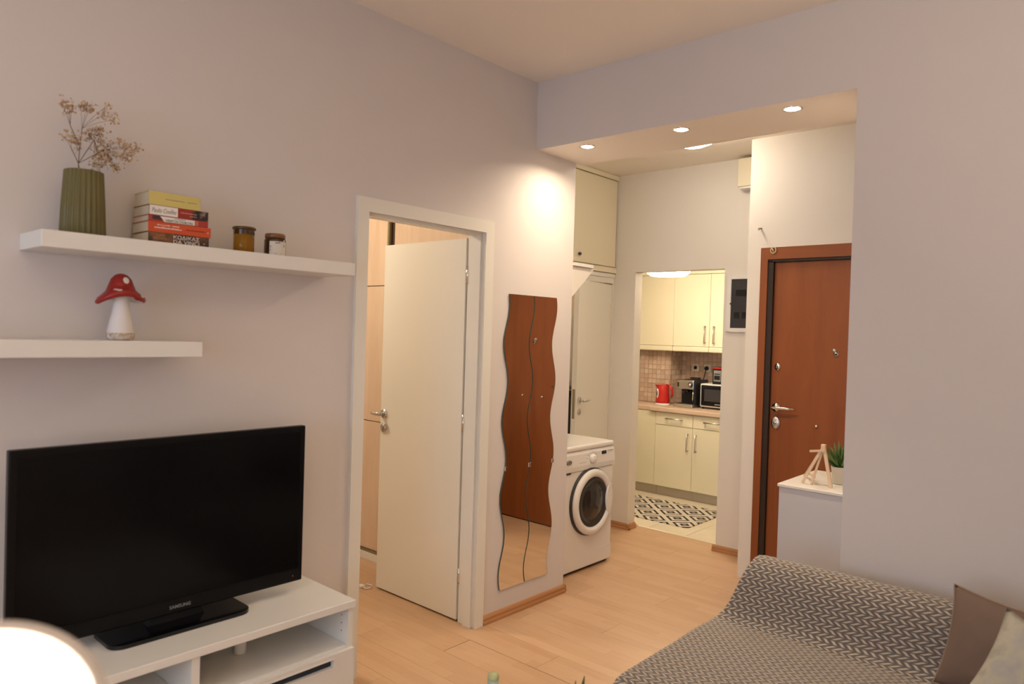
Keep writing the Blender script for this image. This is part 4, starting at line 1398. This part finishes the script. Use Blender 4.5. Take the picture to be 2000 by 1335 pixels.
# TV stand
tvs = thing('tv_bench', 'white television bench with open shelves and slotted drawer', 'tv stand', (0.2, -2.03, 0))
TY0, TY1, TX = -2.632, -1.434, 0.398
box('top', 0.004, TX, TY0, TY1, 0.502, 0.530, WLAC, tvs, 0.002, 1)
for a, b_ in ((TY1 - 0.024, TY1 - 0.003), (-2.044, -2.018), (TY0 + 0.003, TY0 + 0.024)):
    box('upright', 0.008, TX - 0.012, a, b_, 0.0, 0.5015, WLAC, tvs)
pegs = MB()
for z in (0.405, 0.435, 0.465):
    for xx in (0.345,):
        pegs.tube([(xx, TY1 - 0.0238, z), (xx, TY1 - 0.0250, z)], 0.0025, 8)
pegs.build('peg_holes', DARKG, tvs)
for a, b_ in ((-2.017, TY1 - 0.025), (TY0 + 0.025, -2.045)):
    box('shelf', 0.008, TX - 0.014, a, b_, 0.345, 0.363, WLAC, tvs, 0.001, 1)
    box('back_panel', 0.004, 0.0075, a, b_, 0.0, 0.50, WLAC, tvs)
    df_ = MB()
    zc = 0.322
    ya, yb = a + 0.09, b_ - 0.07
    df_.box(TX - 0.013, TX + 0.004, a - 0.012 if a > -2.1 else a - 0.02, ya, 0.04, 0.352).box(TX - 0.013, TX + 0.004, yb, b_ + 0.021, 0.04, 0.352)
    df_.box(TX - 0.013, TX + 0.004, ya, yb, 0.334, 0.352).box(TX - 0.013, TX + 0.004, ya, yb, 0.04, 0.306)
    d_ = df_.build('drawer', WLAC, tvs)
    MB().box(TX - 0.03, TX - 0.014, ya - 0.004, yb + 0.004, 0.302, 0.338).build('slot', mat('slot_dark', (0.02, 0.03, 0.04), 0.4), d_)
    rim = MB()
    for (q0, q1, w0, w1) in ((ya - 0.004, yb + 0.004, 0.334, 0.338), (ya - 0.004, yb + 0.004, 0.302, 0.306), (ya - 0.004, ya, 0.306, 0.334), (yb, yb + 0.004, 0.306, 0.334)):
        rim.box(TX + 0.0035, TX + 0.0055, q0, q1, w0, w1)
    rim.build('slot_rim', WHITEP, d_)
o = MB().lathe([(0.020, 0.3638), (0.022, 0.367), (0.022, 0.47), (0.018, 0.488), (0.012, 0.492)], (0.172, -1.772, 0), 'Z', 24).build('white_jar', WHITEP)
tag(o, 'small white cylinder standing inside the television bench', 'jar')

# TV
tv = thing('television', 'black flat screen television on the white bench', 'television', (0.15, -2.0, 0.53))
VX, VY0, VY1, VZ0, VZ1 = 0.182, -2.490, -1.531, 0.574, 1.169
box('housing', VX - 0.030, VX, VY0, VY1, VZ0, VZ1, TVB, tv, 0.005, 3)
box('rear_bulge', VX - 0.065, VX - 0.030, VY0 + 0.12, VY1 - 0.12, VZ0 + 0.05, VZ1 - 0.14, BLACK, tv, 0.02, 2)
box('screen', VX + 0.0002, VX + 0.0012, VY0 + 0.022, VY1 - 0.022, VZ0 + 0.052, VZ1 - 0.022, SCREEN, tv)
bz_ = MB().box(VX + 0.0002, VX + 0.0022, VY0 + 0.006, VY1 - 0.006, VZ0 + 0.006, VZ0 + 0.050)
bz_ = bz_.build('lower_bezel', TVB, tv)
lettering('SAMSUNG', 0.070, 0.0115, lambda u, v, w: (VX + 0.0023 + w, -2.031 + u, 0.592 + v), mat('logo_silver', (0.30, 0.29, 0.29), 0.4, 0.4), bz_, bold=0.012)
MB().box(VX + 0.0022, VX + 0.0030, -1.575, -1.571, 0.597, 0.600).build('standby_led', emat('standby', (0.9, 0.10, 0.05), 0.25), bz_)
bp_ = []
hx, hy, rr = 0.098, 0.232, 0.045
for (cx, cy, a0) in ((0.152 + hx - rr, -1.998 - hy + rr, -PI / 2), (0.152 + hx - rr, -1.998 + hy - rr, 0), (0.152 - hx + rr, -1.998 + hy - rr, PI / 2), (0.152 - hx + rr, -1.998 - hy + rr, PI)):
    for k in range(7):
        a = a0 + PI / 2 * k / 6
        bp_.append((cx + rr * math.cos(a), cy + rr * math.sin(a)))
MB().prism(bp_, 0.5308, 0.543, 'Z').build('stand_base', BLACKG, tv)
MB().prism([(-2.09, 0.543), (-1.90, 0.543), (-1.93, 0.60), (-2.06, 0.60)], VX - 0.062, VX - 0.025, 'X').build('stand_neck', BLACK, tv)

# ------------------------------------------------------------------ sofa
SX0, SX1 = 1.315, 3.35
so = thing('sofa', 'low two-seat sofa against the right wall under a herringbone throw', 'sofa', (2.3, -0.6, 0))
SOFM = mat('sofa_fabric', (0.28, 0.26, 0.25), 0.9)
box('seat', SX0 + 0.03, SX1, -1.075, -0.30, 0.12, 0.412, SOFM, so, 0.05, 3)
box('backrest', SX0 + 0.075, SX1, -0.222, -0.098, 0.12, 0.625, SOFM, so, 0.06, 3)
box('armrest', SX1 - 0.16, SX1 + 0.02, -1.07, -0.10, 0.12, 0.60, SOFM, so, 0.05, 3)
for xx, yy in ((SX0 + 0.10, -1.0), (SX1 - 0.1, -1.0), (SX0 + 0.12, -0.15), (SX1 - 0.1, -0.15)):
    MB().tube([(xx, yy, 0.0), (xx, yy, 0.13)], [0.018, 0.024], 12).build('leg', DARKG, so)
# throw
prof = [(-0.075, 0.30), (-0.076, 0.45), (-0.078, 0.58), (-0.088, 0.625), (-0.108, 0.650), (-0.140, 0.661), (-0.180, 0.660), (-0.212, 0.648), (-0.236, 0.622), (-0.252, 0.585),
        (-0.266, 0.54), (-0.280, 0.495), (-0.294, 0.455), (-0.312, 0.428), (-0.345, 0.421), (-0.42, 0.424), (-0.55, 0.430), (-0.70, 0.432), (-0.85, 0.431), (-0.97, 0.427), (-1.04, 0.415),
        (-1.080, 0.390), (-1.098, 0.345), (-1.102, 0.25), (-1.104, 0.14)]
fine = []
for i in range(len(prof) - 1):
    n_ = max(1, int(math.dist(prof[i], prof[i + 1]) / 0.022))
    for k in range(n_):
        f_ = k / n_
        fine.append((prof[i][0] * (1 - f_) + prof[i + 1][0] * f_, prof[i][1] * (1 - f_) + prof[i + 1][1] * f_))
fine.append(prof[-1])
arc = [0.0]
for i in range(1, len(fine)):
    arc.append(arc[-1] + math.dist(fine[i - 1], fine[i]))
cols = [-0.26, -0.18, -0.11, -0.06, -0.03, -0.012, 0.0, 0.012, 0.03, 0.06] + [0.06 + 0.03 * k for k in range(1, 59)]
vs, fs, uvs = [], [], []
for (y_, z_), a_ in zip(fine, arc):
    xl = SX0 + max(0, z_ - 0.42) * 0.34 + (0.02 if z_ > 0.42 else 0) * min(1, max(0, z_ - 0.42) / 0.05)
    for c in cols:
        if c < 0:
            t_ = -c
            drop = max(0.0, t_ - 0.02) + 0.012 * min(1, t_ / 0.03)
            zz = max(0.05, z_ - drop)
            p = Vector((xl - 0.020 * min(1, t_ / 0.03) ** 0.6 - 0.004 * math.sin(y_ * 22) * min(1, t_ / 0.1), y_, zz))
        else:
            p = Vector((xl + c, y_, z_ - (0.004 if c < 0.005 else 0)))
        n_ = noise.noise(Vector((p.x * 5, p.y * 5, p.z * 5))) * 0.006 + noise.noise(Vector((p.x * 17, p.y * 17, p.z * 17))) * 0.0015
        p += Vector((0, -n_ * 0.4 if z_ < 0.64 else 0, n_ if z_ < 0.44 or z_ > 0.62 else 0))
        vs.append(tuple(p))
        uvs.append((SX0 + c, a_))
nc = len(cols)
for i in range(len(fine) - 1):
    for j in range(nc - 1):
        a = i * nc + j
        fs.append((a, a + nc, a + nc + 1, a + 1))
tm_ = MB().add(vs, fs, True)
xs, ys, zs = zip(*vs)
me = bpy.data.meshes.new('throw_blanket')
off = ((min(xs) + max(xs)) / 2, (min(ys) + max(ys)) / 2, min(zs))
me.from_pydata([(v[0] - off[0], v[1] - off[1], v[2] - off[2]) for v in vs], [], fs)
me.materials.append(THROW)
ul = me.uv_layers.new(name='UVMap')
for lp in me.loops:
    ul.data[lp.index].uv = uvs[lp.vertex_index]
for p in me.polygons:
    p.use_smooth = True
me.update()
o = bpy.data.objects.new('throw_blanket', me)
o.location = off
COL.objects.link(o)
md = o.modifiers.new('thickness', 'SOLIDIFY')
md.thickness = 0.006
md.offset = -1
tag(o, 'grey and cream herringbone throw spread over the sofa', 'throw')


def pillow(name, label, w, h, thick, M_, m, piping=None):
    n_ = 26
    vs_, fs_ = [], []
    t = thing(name, label, 'cushion', tuple(M_.translation))
    for side in (1, -1):
        for j in range(n_ + 1):
            for i in range(n_ + 1):
                u, v = 2 * i / n_ - 1, 2 * j / n_ - 1
                x_ = u * w / 2 * (1 - 0.10 * (1 - v * v) * abs(u) ** 3)
                z_ = v * h / 2 * (1 - 0.10 * (1 - u * u) * abs(v) ** 3)
                d_ = thick / 2 * ((1 - abs(u) ** 2.6) * (1 - abs(v) ** 2.6)) ** 0.55
                d_ += 0.006 * noise.noise(Vector((u * 2.5, v * 2.5, side * 3.1))) * (1 - u * u) * (1 - v * v)
                vs_.append((x_, -side * d_, z_ + h / 2))
        o_ = (n_ + 1) ** 2 * (0 if side == 1 else 1)
        for j in range(n_):
            for i in range(n_):
                a = o_ + j * (n_ + 1) + i
                fs_.append((a, a + 1, a + n_ + 2, a + n_ + 1))
    mb = MB().add(vs_, fs_, True)
    mb.xform(M_)
    ob = mb.build('cover', m, t)
    bm = bmesh.new()
    bm.from_mesh(ob.data)
    bmesh.ops.remove_doubles(bm, verts=bm.verts[:], dist=0.0004)
    bmesh.ops.recalc_face_normals(bm, faces=bm.faces[:])
    bm.to_mesh(ob.data)
    bm.free()
    if piping:
        pts = []
        for k in range(4 * n_):
            s_, q = k // n_, k % n_
            f_ = 2 * q / n_ - 1
            u, v = ((f_, -1), (1, f_), (-f_, 1), (-1, -f_))[s_]
            x_ = u * w / 2 * (1 - 0.10 * (1 - v * v) * abs(u) ** 3)
            z_ = v * h / 2 * (1 - 0.10 * (1 - u * u) * abs(v) ** 3)
            pts.append(M_ @ Vector((x_, 0, z_ + h / 2)))
        MB().tube(pts, 0.0035, 6, closed=True).build('seam', piping, t)
    return t


PBR = mat('taupe_velvet', (0.175, 0.122, 0.095), 0.85, spec=0.15, var=0.08, vscale=14, bump=(400, 0.3))
PGY = print_material('faded_leaf_print', [(0.25, 0.235, 0.20), (0.40, 0.37, 0.29), (0.30, 0.30, 0.30)], 11)
M1 = Matrix.Translation((2.275, -0.42, 0.434)) @ Matrix.Rotation(-0.38, 4, 'Z') @ Matrix.Rotation(-0.30, 4, 'X')
pillow('taupe_cushion', 'plain taupe cushion leaning on the sofa back', 0.40, 0.33, 0.11, M1, PBR, mat('taupe_seam', (0.30, 0.21, 0.15), 0.8))
M2 = Matrix.Translation((2.385, -0.80, 0.478)) @ Matrix.Rotation(-0.25, 4, 'Z') @ Matrix.Rotation(-0.50, 4, 'X') @ Matrix.Rotation(0.24, 4, 'Y')
pillow('patterned_cushion', 'pale cushion with faded grey leaf print in front of the taupe cushion', 0.42, 0.34, 0.11, M2, PGY)

# ------------------------------------------------------------------ coffee table below the frame, tips of things on it showing
CTZ = 0.335
ct = thing('coffee_table', 'low white coffee table just below the bottom edge', 'table', (1.45, -1.65, 0))
box('top', 0.98, 1.95, -2.05, -1.36, CTZ - 0.03, CTZ, WLAC, ct, 0.004)
for xx in (1.02, 1.88):
    for yy in (-2.02, -1.42):
        box('leg', xx, xx + 0.035, yy, yy + 0.035, 0, CTZ - 0.03, WLAC, ct)
cdl = thing('pillar_candle', 'pale green and yellow candle tip at the bottom edge', 'candle', (1.122, -1.448, CTZ))
MB().lathe([(0.0175, CTZ + 0.0005), (0.0175, 0.487)], (1.122, -1.448, 0), 'Z', 24).build('lower_band', mat('wax_blue', (0.42, 0.50, 0.42), 0.5), cdl)
MB().lathe([(0.0175, 0.4875), (0.0175, 0.500), (0.013, 0.505), (0.001, 0.506)], (1.122, -1.448, 0), 'Z', 24).build('upper_band', mat('wax_green', (0.50, 0.52, 0.26), 0.5), cdl)
sp = thing('table_succulent', 'dark green pointed leaf tips of a small plant at the bottom edge', 'plant', (1.385, -1.40, CTZ))
MB().lathe([(0.03, CTZ + 0.0005), (0.038, CTZ + 0.05), (0.034, CTZ + 0.05), (0.001, CTZ + 0.045)], (1.385, -1.40, 0), 'Z', 24).build('pot', WHITEP, sp)
for (dx, dy, hh, rr_) in ((0.0, 0.038, 0.170, 0.0065), (-0.002, 0.014, 0.168, 0.005), (0.02, -0.02, 0.085, 0.006), (0.0, -0.03, 0.09, 0.006), (-0.03, -0.02, 0.08, 0.005)):
    p0 = Vector((1.385 + dx * 0.4, -1.40 + dy * 0.4, CTZ + 0.045))
    p1 = Vector((1.385 + dx * 1.6, -1.40 + dy * 1.6, CTZ + 0.045 + hh))
    MB().tube([p0, p0.lerp(p1, 0.5), p0.lerp(p1, 0.85), p1], [rr_, rr_ * 1.1, rr_ * 0.8, 0.001], 6).build('leaf', GRN[2], sp)
